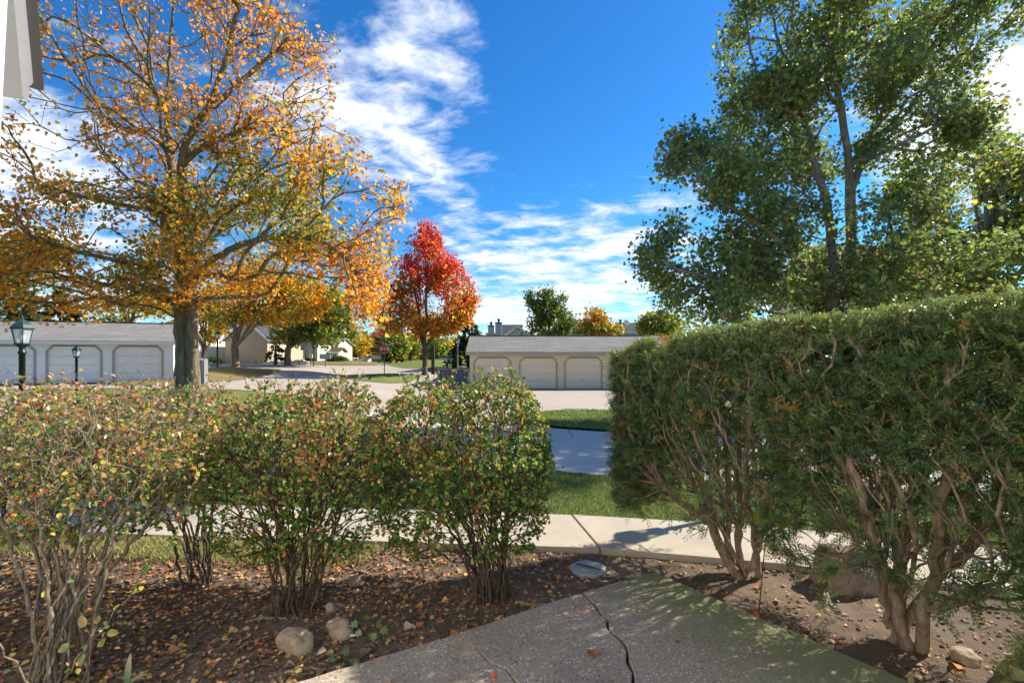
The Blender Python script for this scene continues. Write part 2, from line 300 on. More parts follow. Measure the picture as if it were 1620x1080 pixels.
# base lawn to the horizon: uneven spacing, finer nearby
xs = np.unique(np.concatenate([np.linspace(-30, 30, 121), np.sign(np.linspace(-1, 1, 60)) * 30 * 30**np.abs(np.linspace(-1, 1, 60))])); ys = np.unique(np.concatenate([np.linspace(4.6, 60, 112), 60 * 20**np.linspace(0, 1, 34), np.array([-200, -40, -8, 0, 2, 4])]))
X, Y = np.meshgrid(xs, ys); Z = T(X, Y) - .05; Z = np.where(Y < 4.55, -.35, Z); n_u, n_v = len(xs) - 1, len(ys) - 1
i = np.arange(n_v)[:, None] * (n_u + 1) + np.arange(n_u)[None]; f = np.stack([i, i + 1, i + n_u + 2, i + n_u + 1], -1).reshape(-1, 4)
g = link('ground', raw_mesh('ground', np.stack([X, Y, Z], -1).reshape(-1, 3), [f], M['lawn'], smooth=True)); g['kind'] = 'structure'
# sidewalk edges (near and far) in x,y
SW_N = [(-14, 5.3), (-8, 5.0), (-3.03, 4.56), (.78, 4.28), (2.3, 3.93), (3.6, 3.5), (6, 2.6), (9, 1.5)]
SW_F = [(-14, 6.3), (-8, 5.98), (-3.0, 5.5), (.62, 5.2), (2.6, 4.85), (4.1, 4.38), (6.6, 3.4), (9.6, 2.3)]
def edge_y(pts, x):
    p = np.array(pts); return np.interp(x, p[:, 0], p[:, 1])
# soil bed: fine relief
gx = np.arange(-9, 6.5, .035); gy = np.arange(-1.0, 1.001, .0085)
def soil_h(x, y):
    return -.055 + .022 * fbm(x, y, 1.3, 3) + .012 * fbm(x + 9, y, 7, 4) + .006 * fbm(x, y + 5, 24, 2)
V = np.zeros((len(gy), len(gx), 3))
for a, t in enumerate((gy + 1) / 2):
    ye = edge_y(SW_N, gx) - .01; V[a, :, 0] = gx; V[a, :, 1] = .2 + (ye - .2) * t
for a in range(V.shape[0]):
    for b in range(V.shape[1]): V[a, b, 2] = soil_h(V[a, b, 0], V[a, b, 1]) 
nu, nv = len(gx) - 1, len(gy) - 1; i = np.arange(nv)[:, None] * (nu + 1) + np.arange(nu)[None]; f = np.stack([i, i + 1, i + nu + 2, i + nu + 1], -1).reshape(-1, 4)
sb = link('soil_bed', raw_mesh('soil_bed', V.reshape(-1, 3), [f], M['soil'], smooth=True)); sb['kind'] = 'structure'
# near verge and lawn, streets, drives
ribbon('lawn', [(p[0], p[1] + .01) for p in SW_F], [(-16, 23), (-10, 20.5), (-6, 16.5), (-3, 12), (-1, 8.2), (1.2, 6.95), (6, 6.1), (14, 5.4)], 90, 40, -.02, M['lawn'])
ribbon('street', [(-7.2, 17.5), (-4.4, 12.9), (-1.2, 8.2), (1.2, 6.85), (6, 6.0), (16, 5.0)], [(-4, 19), (-1.6, 15.5), (.7, 12), (1.9, 11.3), (7, 10.3), (17, 9.6)], 60, 16, -.028, M['asphalt'])
ribbon('driveway', [(-46, 25), (-18, 22.8), (-13, 22.3), (-9, 20), (-6.3, 16.3), (-3, 13.8), (-.4, 13.6), (2, 15), (8, 14.6), (26, 14)], [(-46, 47), (-31, 49.5), (-24.5, 52.5), (-19, 60), (-22, 95), (-18, 95), (-13, 62), (-9, 50), (-5, 40), (-3, 33.05), (14, 33.05), (27, 33)], 130, 60, -.022, M['drive'])
ribbon('grass_strip', [(-.8, 13.4), (.8, 12.05), (2, 11.35), (7, 10.35), (18, 9.7)], [(-.6, 13.8), (.4, 15.9), (2, 16.9), (7, 16.6), (18, 16.4)], 40, 14, .012, M['lawn'])
blob('lawn_island', -21.2, 33.5, 3.6, 8.2, .0, M['dry'], .25, 3); blob('lawn_mound', -10.2, 60, 4.6, 9, .0, M['lawn'], .45, 4)
blob('lawn_corner', -10.3, 38.5, 3.4, 5.0, .0, M['lawn'], .2, 5)
blob('garden_bank', -20.8, 60, 6.5, 6.2, .02, M['dry'], .55, 9)

# sidewalk as separate slabs
walk = link('sidewalk', None); walk['kind'] = 'structure'
jx = [-13.2, -11.6, -10.0, -8.45, -6.9, -5.35, -3.8, -2.25, -.76, .78, 2.25, 3.65, 5.1, 6.6]
for a, b in zip(jx[:-1], jx[1:]):
    def pt(x, s, inset): 
        yn = float(edge_y(SW_N, x)); yf = float(edge_y(SW_F, x)); return np.array([x - .14 * s + (yf - yn - 1) * 0, yn + (yf - yn) * s])
    n0, n1 = pt(a + .007, 0, 0), pt(b - .007, 0, 0); f0, f1 = pt(a + .007, 1, 0), pt(b - .007, 1, 0); mb = MB(); dz = random.uniform(-.002, .004)
    xm = (a + b) / 2; nm = np.array([xm, float(edge_y(SW_N, xm))]); fm = np.array([xm - .14, float(edge_y(SW_F, xm))])
    out_ = [n0, nm, n1, f1, fm, f0]; c = sum(out_) / 6; inn = [p + (c - p) * .008 for p in out_]; k = 6
    mb.add([(p[0], p[1], -.12) for p in out_] + [(p[0], p[1], -.008 + dz) for p in out_] + [(p[0], p[1], dz) for p in inn],
           [(k + q, k + (q + 1) % k, (q + 1) % k, q)[::-1] for q in range(k)] + [(2 * k + q, 2 * k + (q + 1) % k, k + (q + 1) % k, k + q)[::-1] for q in range(k)] + [tuple(2 * k + q for q in range(k))])
    mb.build('slab', M['walk'], walk)
# entrance path in three broken pieces, real gap at the crack
path = link('path', None); path['kind'] = 'structure'
def crack(p, q, n, amp, seed):
    r = random.Random(seed); o = []
    for i in range(n + 1):
        t = i / n; w = amp * math.sin(math.pi * min(1, max(0, t)))**.5 if 0 < t < 1 else 0; o.append((p[0] + (q[0] - p[0]) * t + r.uniform(-w, w), p[1] + (q[1] - p[1]) * t + r.uniform(-w, w) * .3))
    return o
corner = (1.115, 3.79); L1 = (.50, 3.47); L2 = (-.43, 2.91); L3 = (-3.1, 1.42); R1 = (1.75, 3.02); R2 = (2.12, 2.51); R3 = (3.6, .5)
c1 = [(.50, 3.47), (.545, 3.36), (.575, 3.22), (.615, 3.12), (.60, 3.0), (.645, 2.9), (.665, 2.79), (.64, 2.7), (.655, 2.6), (.60, 2.47), (.62, 2.3), (.58, 1.9), (.62, 1.2), (.5, -.6)]
c1 = [c1[0]] + [((a[0] + b[0]) / 2 + random.uniform(-.008, .008), (a[1] + b[1]) / 2) if h else a for a, b in zip(c1[1:], c1[2:] + [c1[-1]]) for h in (0, 1)]
c2 = [(-.43, 2.91), (-.33, 2.85), (-.20, 2.80), (-.13, 2.70), (-.03, 2.63), (.02, 2.52), (.0, 2.3), (.06, 1.8), (.0, 1), (.05, -.6)]
def pathpiece(outline, z1, nm='slab'):
    mb = MB(); k = len(outline); P = [Vector((p[0], p[1], 0)) for p in outline]; c = sum(P, Vector()) / k; inn = [p + (c - p).normalized() * .006 for p in P]
    mb.add([(p.x, p.y, -.16) for p in P] + [(p.x, p.y, z1 - .006) for p in P] + [(p.x, p.y, z1) for p in inn], [(q, (q + 1) % k, k + (q + 1) % k, k + q) for q in range(k)] + [(k + q, k + (q + 1) % k, 2 * k + (q + 1) % k, 2 * k + q) for q in range(k)] + [tuple(2 * k + q for q in range(k))])
    mb.build(nm, M['slab'], path)
g1 = [(x + .008 + .006 * math.sin(y * 31) + random.uniform(-.003, .004), y + random.uniform(-.006, .006)) for x, y in c1]; g0 = [(x - .008 + random.uniform(-.005, .004), y) for x, y in c1]
def lerp_edge(a, b, n, j=.004): return [(a[0] + (b[0] - a[0]) * i / n + random.uniform(-j, j), a[1] + (b[1] - a[1]) * i / n + random.uniform(-j, j)) for i in range(1, n)]
pathpiece(g1[::-1] + lerp_edge(g1[0], corner, 6)[0:] + [corner] + lerp_edge(corner, R3, 22) + [R3, (3.6, -.6)][:2], .004)
pathpiece(g0 + [(.05, -.6)][0:0] + [(x + .003, y) for x, y in c2[::-1]] + lerp_edge(c2[0], g0[0], 10), .0)
pathpiece([(x - .003, y) for x, y in c2] + [(-3.1, -.6), L3] + lerp_edge(L3, c2[0], 26), -.003)

# ------------------------------------------------------------------ plant growing
def grow(stems, targets, step=.3, wpl=.35, wturn=.7, bend=.4, jit=.06, sag=0.0, rng=RNG, maxn=40000):
    """stems: list of polylines (first point is a root, or attaches to the nearest node if flagged); each target is joined to the cheapest node"""
    pos = np.zeros((maxn, 3)); par = np.full(maxn, -1); dr = np.zeros((maxn, 3)); pl = np.zeros(maxn); sid = np.zeros(maxn, int); n = 0; tips = []
    def addn(p, pa, s):
        nonlocal n
        pos[n] = p; par[n] = pa; sid[n] = s
        if pa >= 0: d = p - pos[pa]; L = np.linalg.norm(d) + 1e-9; dr[n] = d / L; pl[n] = pl[pa] + L
        else: dr[n] = (0, 0, 1)
        n += 1; return n - 1
    ns = 0
    for st in stems:
        pts = np.array(st['p'], float); m = max(2, int(np.linalg.norm(np.diff(pts, axis=0), axis=1).sum() / step) + 1); q = resample(pts, m + 1) if len(pts) > 2 else np.linspace(pts[0], pts[-1], m + 1)
        if st.get('root', False): last = addn(q[0], -1, ns); s = ns; ns += 1
        else: last = int(np.argmin(((pos[:n] - q[0])**2).sum(1))); s = sid[last]
        for p in q[1:]: last = addn(p + rng.normal(0, jit * step * .6, 3), last, s)
    root = pos[0].copy(); t = np.array(targets); d0 = np.min(np.linalg.norm(t[:, None] - pos[None, :n:max(1, n // 60)], axis=2), 1); order = np.argsort(d0 + rng.uniform(0, .5, len(t)) * step * 2)
    for k in order:
        tt = t[k]; v = tt - pos[:n]; L = np.sqrt((v * v).sum(1)) + 1e-6; cs = (v * dr[:n]).sum(1) / L
        c = L * (1 + wturn * (1 - cs)) + wpl * pl[:n]; b = int(np.argmin(c)); L = L[b]; m = max(1, int(L / step)); p0 = pos[b].copy(); ctrl = p0 + dr[b] * L * bend
        last = b
        if n + m + 1 >= maxn: break
        for q in range(1, m + 1):
            u = q / m; p = p0 * (1 - u)**2 + 2 * ctrl * u * (1 - u) + tt * u * u
            if q < m: p = p + rng.normal(0, jit * step, 3)
            p[2] -= sag * L * u * u
            last = addn(p, last, sid[b])
        tips.append(last)
    return dict(pos=pos[:n].copy(), par=par[:n].copy(), dir=dr[:n].copy(), sid=sid[:n].copy(), tips=np.array(tips), n=n)
def radii(G, rbase, rtip, per_stem=True):
    n = G['n']; cnt = np.zeros(n); cnt[G['tips']] += 1; ch = np.bincount(G['par'][G['par'] >= 0], minlength=n); cnt[(ch == 0) & (cnt == 0)] = 1; par = G['par']
    for i in range(n - 1, 0, -1):
        if par[i] >= 0: cnt[par[i]] += cnt[i]
    roots = np.where(par < 0)[0]; mx = cnt[roots].max(); p = math.log(rbase / rtip) / math.log(max(2, mx)); G['r'] = rtip * np.maximum(cnt, 1)**p; G['cnt'] = cnt; return G
def tube_mesh(name, G, m, sel=None, ref=(.31, .93, .12), flare=0, rmin=0, sides=(3, 5, 9), thr=(.012, .06)):
    pos, par, dr, r = G['pos'], G['par'], G['dir'], G['r'].copy(); n = G['n']
    if flare:
        base = pos[par < 0][0]; h = pos[:, 2] - base[2]; r = r * (1 + flare * np.exp(-np.maximum(h, 0) / .35))
    idx = np.where(par >= 0)[0] if sel is None else np.where((par >= 0) & sel)[0]; idx = idx[r[idx] >= rmin]; big = np.zeros(n); main = np.full(n, -1)
    for i in np.where(par >= 0)[0]:
        if G['r'][i] > big[par[i]]: big[par[i]] = G['r'][i]; main[par[i]] = i
    ismain = main[par[idx]] == idx; P = par[idx]; t0 = np.where((ismain & (par[P] >= 0))[:, None], dr[P], dr[idx]); r0 = np.where(ismain, r[P], np.minimum(r[idx] * 1.15, r[P]))
    # blend the tangent at the far end with the main child
    mc = main[idx]; t1 = dr[idx].copy()
    R_ = np.array(ref); Vs, Fs, off = [], [], 0
    for k, lo, hi in ((sides[0], 0, thr[0]), (sides[1], thr[0], thr[1]), (sides[2], thr[1], 1e9)):
        q = np.where((r[idx] >= lo) & (r[idx] < hi))[0]
        if not len(q): continue
        a = np.arange(k) / k * 2 * np.pi; rings = []
        for p, t, rr in ((pos[P[q]], t0[q], r0[q]), (pos[idx[q]], t1[q], r[idx[q]])):
            u = np.cross(t, R_); u /= np.linalg.norm(u, axis=1)[:, None] + 1e-9; w = np.cross(t, u)
            rings.append(p[:, None] + rr[:, None, None] * (np.cos(a)[None, :, None] * u[:, None] + np.sin(a)[None, :, None] * w[:, None]))
        V = np.concatenate(rings, 1).reshape(-1, 3); b = off + np.arange(len(q))[:, None] * 2 * k; j = np.arange(k)[None]; j2 = (j + 1) % k
        Fs.append(np.stack([b + j, b + j2, b + j2 + k, b + j + k], -1).reshape(-1, 4)); Vs.append(V); off += len(V)
    if not Vs: return None
    return raw_mesh(name, np.concatenate(Vs), Fs, m, smooth=True)
def unit(v): return v / (np.linalg.norm(v, axis=-1, keepdims=True) + 1e-9)
SHAPES = {
 'ovate': [(0, 0), (.15, .05), (.27, .2), (.31, .42), (.25, .66), (.11, .88), (0, 1), (-.11, .88), (-.25, .66), (-.31, .42), (-.27, .2), (-.15, .05)],
 'round': [(0, 0), (.24, .02), (.40, .2), (.43, .45), (.33, .72), (.14, .92), (0, 1), (-.14, .92), (-.33, .72), (-.43, .45), (-.40, .2), (-.24, .02)],
 'maple': [(0, 0), (.20, .03), (.50, .22), (.27, .36), (.40, .68), (.13, .66), (0, 1), (-.13, .66), (-.40, .68), (-.27, .36), (-.50, .22), (-.20, .03)],  # outline right half and left half about the midrib, x across, y along, lobed or oval
 'oval': [(0, 0), (.30, .22), (.36, .62), (0, 1), (-.36, .62), (-.30, .22)],
 'lobed': [(0, 0), (.5, .18), (.34, .55), (0, 1), (-.34, .55), (-.5, .18)],
 'broad': [(0, 0), (.48, .15), (.50, .62), (0, 1), (-.50, .62), (-.48, .15)],
 'thin': [(0, 0), (.10, .3), (.08, .7), (0, 1), (-.08, .7), (-.10, .3)]}
def leaves_mesh(name, P, D, Nn, size, col, m, shape='oval', fold=.25, quad=False, curl=.0):
    """P base point, D direction of the midrib, Nn rough normal, size length"""
    D = unit(D); S = unit(np.cross(D, Nn)); U = np.cross(S, D); sh = np.array(SHAPES[shape]); k = len(sh); size = np.asarray(size)[:, None, None]
    z = np.abs(sh[:, 0]) * fold - curl * sh[:, 1]**2
    V = P[:, None] + size * (sh[None, :, 0, None] * S[:, None] + sh[None, :, 1, None] * D[:, None] + z[None, :, None] * U[:, None]); b = np.arange(len(P))[:, None] * k
    h = k // 2; F_ = np.concatenate([b + np.arange(h + 1)[None], b + np.array([[0] + list(range(h, k))])])
    return raw_mesh(name, V.reshape(-1, 3), [F_], m, np.repeat(col, k, 0))
def pick(pal, w, n, rng=RNG, var=.18):
    pal = np.array(pal); w = np.array(w, float)
    if w.ndim == 1: i = rng.choice(len(pal), n, p=w / w.sum())
    else: w = w / w.sum(1, keepdims=True); i = (rng.uniform(size=(n, 1)) > np.cumsum(w, 1)).sum(1).clip(0, len(pal) - 1)
    c = pal[i] * rng.uniform(1 - var, 1 + var, (n, 1)) * rng.uniform(1 - var * .4, 1 + var * .4, (n, 3)); return c
def pnoise(P, s, seed=0): return np.array([mnoise.noise(Vector((p[0] * s + seed, p[1] * s, p[2] * s))) for p in P])
def crown_points(ells, rng=RNG, clump=0., cs=.5):
    """ells: (px,py,z, rx_px, ry_px, rz_m, n, shell) -> points and the index of their ellipsoid"""
    out, wh = [], []
    for k, (px, py, z, rx, ry, rz, n, shell) in enumerate(ells):
        c = W(px, py, z); v = unit(rng.normal(size=(n * 3, 3))); rad = rng.uniform(size=(n * 3, 1))**(1 / (3 + shell * 5)); p = c + v * rad * np.array([rx / F * z, rz, ry / F * z])
        if clump:
            a = pnoise(p, cs, k); p = p[np.argsort(-(a + rng.normal(0, .25, len(p)) * (1 - clump)))]
        out.append(p[:n]); wh += [k] * min(n, len(p))
    return np.concatenate(out), np.array(wh)
def scatter_on(G, tips_only, per, spread, rng=RNG, up=.3, along=None, droop=.3):
    """leaf anchor points on tips and thin twigs"""
    src = G['tips'] if tips_only else np.where(G['cnt'] <= along)[0]; per_i = rng.poisson(per, len(src)) if np.isscalar(per) else rng.poisson(per)
    i = np.repeat(src, per_i); n = len(i); P = G['pos'][i] - G['dir'][i] * rng.uniform(0, spread * 1.2, (n, 1)) + rng.normal(0, spread * .5, (n, 3))
    D = unit(G['dir'][i] * .7 + rng.normal(0, .8, (n, 3)) + np.array([0, 0, -droop])); Nn = unit(rng.normal(0, .75, (n, 3)) + np.array([0, 0, up])); return P, D, Nn, i

def make_tree(name, label, group, base, stems, ells, leaf, pal, wfun, rb, rt, per, bark, shape='lobed', step=.45, seed=1, clump=.5, cs=.35, flare=.35, spread=.35, lm='leaf', rmin=0, sag=0.0, droop=.35, wpl=.3, stem_parts=False, cat='tree', up=.35):
    rng = np.random.default_rng(seed); t = thing(name, label, cat, tuple(base), 0, group); base = np.array(base)
    tg, wh = crown_points(ells, rng, clump, cs)
    tg = tg[tg[:, 2] > base[2] + .25]
    G = radii(grow(stems, tg, step, wpl, .7, .4, .10, sag, rng), rb, rt)
    if hasattr(per, '__call__'): pr = per(G['pos'][G['tips']])
    else: pr = np.full(len(G['tips']), float(per))
    P, D, Nn, i = scatter_on(G, True, pr, spread, rng, up, None, droop); n = len(P)
    col = pick(pal, wfun(P, rng), n, rng); sz = leaf * rng.uniform(.5, 1.35, n)
    G['pos'] = G['pos'] - base; P = P - base
    tm = tube_mesh(name + '_wood', G, bark, flare=flare, rmin=rmin); link('trunk', tm, t); cm = leaves_mesh(name + '_crown', P, D, Nn, sz, col, M[lm], shape, .3); c = link('crown', cm, t); return t, G

def const_w(*w): return lambda P, rng: np.array(w)
GR = [(.06, .115, .035), (.115, .175, .04), (.23, .27, .045), (.58, .44, .04), (.70, .31, .03), (.52, .20, .035), (.38, .06, .03), (.62, .06, .075)]
#      0 dark green      1 mid green      2 yellow-green   3 yellow          4 amber           5 rust            6 deep red        7 crimson

# ------------------------------------------------------------------ big autumn maple on the left
def maple():
    z = 19.0
    def p(x, y, dz=0): return W(x, y, z + dz)
    base = W(293, 623, z)
    st = [dict(root=True, p=[base, p(290, 590), p(289, 540), p(289, 470), p(288, 430), p(283, 380), p(276, 320), p(270, 250, .3), p(264, 180, .6), p(268, 90, .8), p(275, 0, .8), p(282, -110, .6)]),
          dict(root=True, p=[base + np.array([.36, -.12, 0]), p(305, 590, -.12), p(304, 540, -.12), p(303, 470, -.12), p(301, 430, -.2), p(300, 390, -.3), p(292, 320, -.5), p(284, 260, -.6), p(292, 225, -.8), p(320, 185, -1.), p(352, 120, -1.2), p(372, 40, -1.4), p(385, -80, -1.5)]),
          dict(p=[p(294, 450), p(330, 415, -1), p(362, 396, -1.6), p(392, 382, -2), p(425, 374, -2.4), p(470, 374, -2.5), p(510, 382, -2.6), p(548, 402, -2.6), p(585, 440, -2.6)]),
          dict(p=[p(276, 320), p(255, 300, -.8), p(225, 285, -1.6), p(180, 282, -2.2), p(120, 300, -2.6)]),
          dict(p=[p(270, 250, .3), p(255, 222, .2), p(228, 203, 0), p(195, 196, -.3), p(160, 215, -.6), p(90, 240, -1)]),
          dict(p=[p(264, 180, .6), p(245, 140, .4), p(205, 108, .2), p(165, 80, 0), p(120, 42, -.3), p(66, 8, -.6)]),
          dict(p=[p(245, 140, .4), p(238, 90, .2), p(222, 40, -.2), p(190, -10, -.4)]),
          dict(p=[p(284, 260, -.6), p(330, 225, -.6), p(390, 205, -.4), p(450, 190, 0)]),
          dict(p=[p(294, 440), p(260, 420, 1.5), p(205, 415, 2.5), p(150, 430, 3), p(80, 450, 3.2)]),
          dict(p=[p(290, 400), p(310, 360, 1.5), p(370, 320, 2.6), p(450, 290, 3.2), p(540, 290, 3.4)]),
          dict(p=[p(320, 185, -1), p(380, 130, 0), p(440, 80, .6), p(480, 60, .8)])]
    E = [(300, 80, z, 190, 170, 4.0, 620, .5), (130, 70, z, 130, 120, 3.2, 330, .4), (430, 90, z, 95, 130, 3.0, 260, .5), (290, -70, z, 170, 90, 3.5, 120, .4),
         (150, 240, z, 130, 70, 3.6, 240, .4), (330, 260, z, 150, 100, 4.0, 440, .4), (470, 250, z, 120, 70, 3.8, 260, .5), (560, 310, z, 85, 55, 3.2, 180, .5),
         (190, 370, z, 130, 65, 4.0, 420, .4), (380, 370, z, 150, 75, 4.0, 480, .4), (110, 440, z, 120, 50, 4.0, 300, .4), (300, 440, z, 130, 40, 4.0, 240, .4), (540, 400, z - 1, 85, 60, 2.6, 260, .4), (585, 465, z - 2, 38, 55, 1.6, 130, .2), (50, 470, z, 60, 30, 3.0, 80, .4), (250, 470, z, 60, 25, 3, 70, .3)]
    pal = [GR[0], GR[1], (.27, .27, .05), (.58, .40, .06), (.66, .29, .045), (.52, .20, .05), GR[6], GR[7]]
    def w(P, rng):
        px = CX + P[:, 0] / P[:, 1] * F; py = HY - (P[:, 2] - CAMH) / P[:, 1] * F; nz = pnoise(P, .55, 3); green = np.clip(np.exp(-((px - 400) / 130)**2 - ((py - 320) / 90)**2) * 1.1 + np.exp(-((px - 190) / 80)**2 - ((py - 350) / 60)**2) * .6 + nz * .9 + .05, 0, 1)
        hi = np.clip((230 - py) / 200, 0, 1)
        return np.stack([.05 + 0 * px, .08 + 1.9 * green, .15 + 2.4 * green, .6 + .3 * green, 2.2 * (1 - green) + .7, 2.4 * hi + .7 * (1 - green) + .15, .02 + 0 * px, 0 * px], 1)
    def per(Q):
        px = CX + Q[:, 0] / Q[:, 1] * F; py = HY - (Q[:, 2] - CAMH) / Q[:, 1] * F; return np.where(py < 220, 5.0, 8.0) * np.where((px < 200) & (py < 250), .62, 1)
    t, G = make_tree('maple_tree', 'big amber and gold maple with double trunk seam in front of the white garages', None, base, st, E, .15, pal, w, .30, .010, per, M['bark_maple'], 'maple', .42, 11, .55, .45, .7, .5, 'leaf_thin', 0, .02)
maple()
# ------------------------------------------------------------------ tall green linden behind the yew
LG = [(.105, .155, .06), (.18, .23, .08), (.33, .36, .10), (.50, .42, .06), (.62, .30, .05), (.5, .2, .04), (0, 0, 0), (0, 0, 0)]
def linden():
    z = 14.0
    def p(x, y, dz=0): return W(x, y, z + dz)
    base = np.array([9.35, 14.0, Tf(9.35, 14)])
    st = [dict(root=True, p=[base, p(1322, 600), p(1322, 500), p(1316, 410), p(1312, 340), p(1300, 290, .3), p(1280, 220, .5), (p(1265, 160, .6)), p(1240, 90, .7), p(1215, 0, .8)]),
          dict(root=True, p=[base + np.array([.35, .2, 0]), p(1352, 560, .2), p(1349, 450, .3), p(1346, 330, .3), p(1342, 250, .2), p(1330, 170, 0), p(1318, 90, -.2), p(1312, 0, -.3), p(1320, -120, -.4)]),
          dict(p=[p(1346, 300, .3), p(1372, 240, .6), p(1392, 190, .9), p(1425, 110, 1.1), p(1450, 20, 1.3), p(1480, -80, 1.4)]),
          dict(p=[p(1330, 170, 0), p(1290, 120, -.6), p(1262, 108, -1), p(1230, 118, -1.4)]),
          dict(p=[p(1316, 440), p(1280, 430, -.6), p(1250, 405, -1), p(1222, 365, -1.4), p(1160, 330, -1.7), p(1110, 300, -1.9)]),
          dict(p=[p(1312, 350), p(1270, 300, -1), p(1220, 280, -1.8), p(1150, 250, -2)]),
          dict(p=[p(1342, 260, .2), p(1390, 245, -.8), p(1430, 225, -1.4), p(1480, 200, -1.8), p(1560, 170, -2), p(1610, 175, -2)]),
          dict(p=[p(1316, 460), p(1250, 470, -.8), p(1160, 450, -1.4), p(1080, 430, -1.7)]),
          dict(p=[p(1349, 430, .3), p(1410, 400, -.4), p(1480, 380, -.8), p(1540, 380, -1)])]
    E = [(1240, 50, z, 110, 100, 2.4, 500, .5), (1390, 20, z, 150, 110, 2.6, 540, .5), (1520, 30, z, 75, 75, 2.0, 190, .4), (1460, 110, z, 80, 70, 2.2, 180, .4), (1340, 180, z, 120, 100, 2.6, 440, .4), (1220, 200, z, 85, 80, 2.2, 330, .4),
         (1430, 250, z, 70, 70, 2.2, 150, .4), (1110, 265, z - 1, 62, 75, 1.6, 270, .4), (1055, 400, z - 1, 46, 50, 1.4, 110, .4), (1180, 340, z, 110, 70, 2.4, 360, .4), (1130, 430, z, 100, 52, 2.2, 240, .4), (1290, 400, z, 130, 85, 2.6, 400, .4), (1430, 400, z, 110, 85, 2.6, 300, .4),
         (1240, 485, z, 150, 48, 2.6, 330, .4), (1420, 490, z, 160, 50, 2.6, 200, .4), (1110, 490, z - 1, 60, 35, 2, 110, .4), (1585, 190, z - 2, 60, 32, 1.0, 90, .2), (1500, 290, z - 1, 80, 60, 1.8, 170, .4), (1500, 190, z - 1.8, 60, 40, 1.0, 60, .2), (1330, -120, z, 170, 90, 2.6, 150, .3)]
    def w(P, rng):
        nz = pnoise(P, .7, 5); a = np.clip(nz * 1.1 + .12, 0, 1); y = pnoise(P, .9, 50); yy = np.where(y > .52, 2.2, .03)
        return np.stack([1.2 + 0 * a, 2.4 + .3 * a, .9 + 1.7 * a, .05 + .2 * a + .2 * yy, .6 * yy, 0 * a, 0 * a, 0 * a], 1)
    make_tree('linden_tree', 'tall green tree with several trunks rising behind the clipped yew hedge', None, base, st, E,   .12, LG, w,   .17, .007, 12.0, M['bark_grey'], 'maple', .34, 21, .62, .6, .2, .34, 'leaf', 0, .03)
linden()
def simple_tree(name, label, px, py, z, crown, leaf, pal, wf, rb, bark='bark_far', nt=None, seed=1, fork=2, group=None, per=9, shape='lobed', lean=0, clump=.5, rmin=.0, lm='leaf', step=None, gb=None, trunk_to=None, spread=None, rt=.012):
    """crown: list of (px,py,rx,ry,rz,n)"""
    rng = np.random.default_rng(seed); x = (px - CX) / F * z; gz = Tf(x, z) if gb is None else gb; base = np.array([x, z, gz - .03]); step = step or z * .018
    top = min(c[1] - c[3] * .4 for c in crown); ft = trunk_to if trunk_to else max(c[1] + c[3] for c in crown) - 6
    st = [dict(root=True, p=[base, W(px, ft + 4, z), W(px + lean, (ft + top) / 2, z), W(px + lean * 1.5, top, z)])]
    for k in range(fork + 3):
        c = crown[k % len(crown)]; a = rng.uniform(-1, 1); st.append(dict(p=[W(px, ft + 2, z), W(px + (c[0] - px) * .4 + a * c[2] * .3, (ft * .6 + c[1] * .4), z + rng.uniform(-.3, .3) * c[4]), W(c[0] + a * c[2] * .6, c[1] - c[3] * .1, z + rng.uniform(-.6, .6) * c[4])]))
    E = [(c[0], c[1], z, c[2], c[3], c[4], c[5], .5) for c in crown]
    return make_tree(name, label, group, base, st, E, leaf, pal, wf, rb, rt, per, M[bark], shape, step, seed, clump, 6 / z, .3, spread or leaf * 2.2, lm, rmin)[0]
def mixw(base, alt, s, thr=0., sd=0):
    def f(P, rng): a = np.clip((pnoise(P, s, sd) - thr) * 3 + .5, 0, 1)[:, None]; return np.array(base)[None] * (1 - a) + np.array(alt)[None] * a
    return f
# second maple on the island (two stems)
simple_tree('maple_tree', 'smaller amber maple forking into two stems on the leaf-strewn island', 372, 583, 37, [(400, 470, 85, 45, 3.2, 520), (345, 480, 45, 40, 3, 200), (470, 470, 50, 38, 2.6, 260), (420, 440, 50, 20, 2, 110)], .22, GR, mixw([0, .2, .6, 1.6, 2.4, 1.2, 0, 0], [.1, .6, 1.6, 2, 1, .3, 0, 0], .5, 0, 2), .25, 'bark_maple', seed=31, fork=2, per=9, trunk_to=545, lm='leaf_thin')
simple_tree('broadleaf_tree', 'rounded green tree with spreading limbs on the bank before the sage house', 455, 574, 50, [(505, 485, 48, 38, 3.4, 420), (450, 515, 50, 25, 3, 230), (530, 520, 36, 28, 3, 220), (480, 455, 30, 22, 2, 130)], .30, GR, mixw([2, 2.5, .5, .1, 0, 0, 0, 0], [.4, 1.5, 2.2, .7, .3, 0, 0, 0], .35, 0.05, 4), .30, 'bark_maple', seed=32, per=9, trunk_to=545)
simple_tree('young_tree', 'slender gold-leaved tree seen just right of the big maple trunk', 322, 590, 44, [(330, 500, 28, 40, 2, 150), (318, 470, 30, 25, 2, 90)], .26, GR, const_w(0, .6, 1.2, 1.6, 1.4, .3, 0, 0), .22, seed=33, per=8, trunk_to=535)
def redw(P, rng):
    px = CX + P[:, 0] / P[:, 1] * F; py = HY - (P[:, 2] - CAMH) / P[:, 1] * F; low = np.clip((py - 400) / 110 + pnoise(P, .6, 8) * .6, 0, 1); right = np.clip((px - 660) / 70, 0, 1)
    return np.stack([.0 * low, .5 * low * (1 - right * .6), 1.5 * low * (1 - right * .5), .6 * low, 1.3 * low + .15, .5 + .9 * low, 1.6 * (1 - low) + .35, 3.2 * (1 - low) + .4 * right], 1)
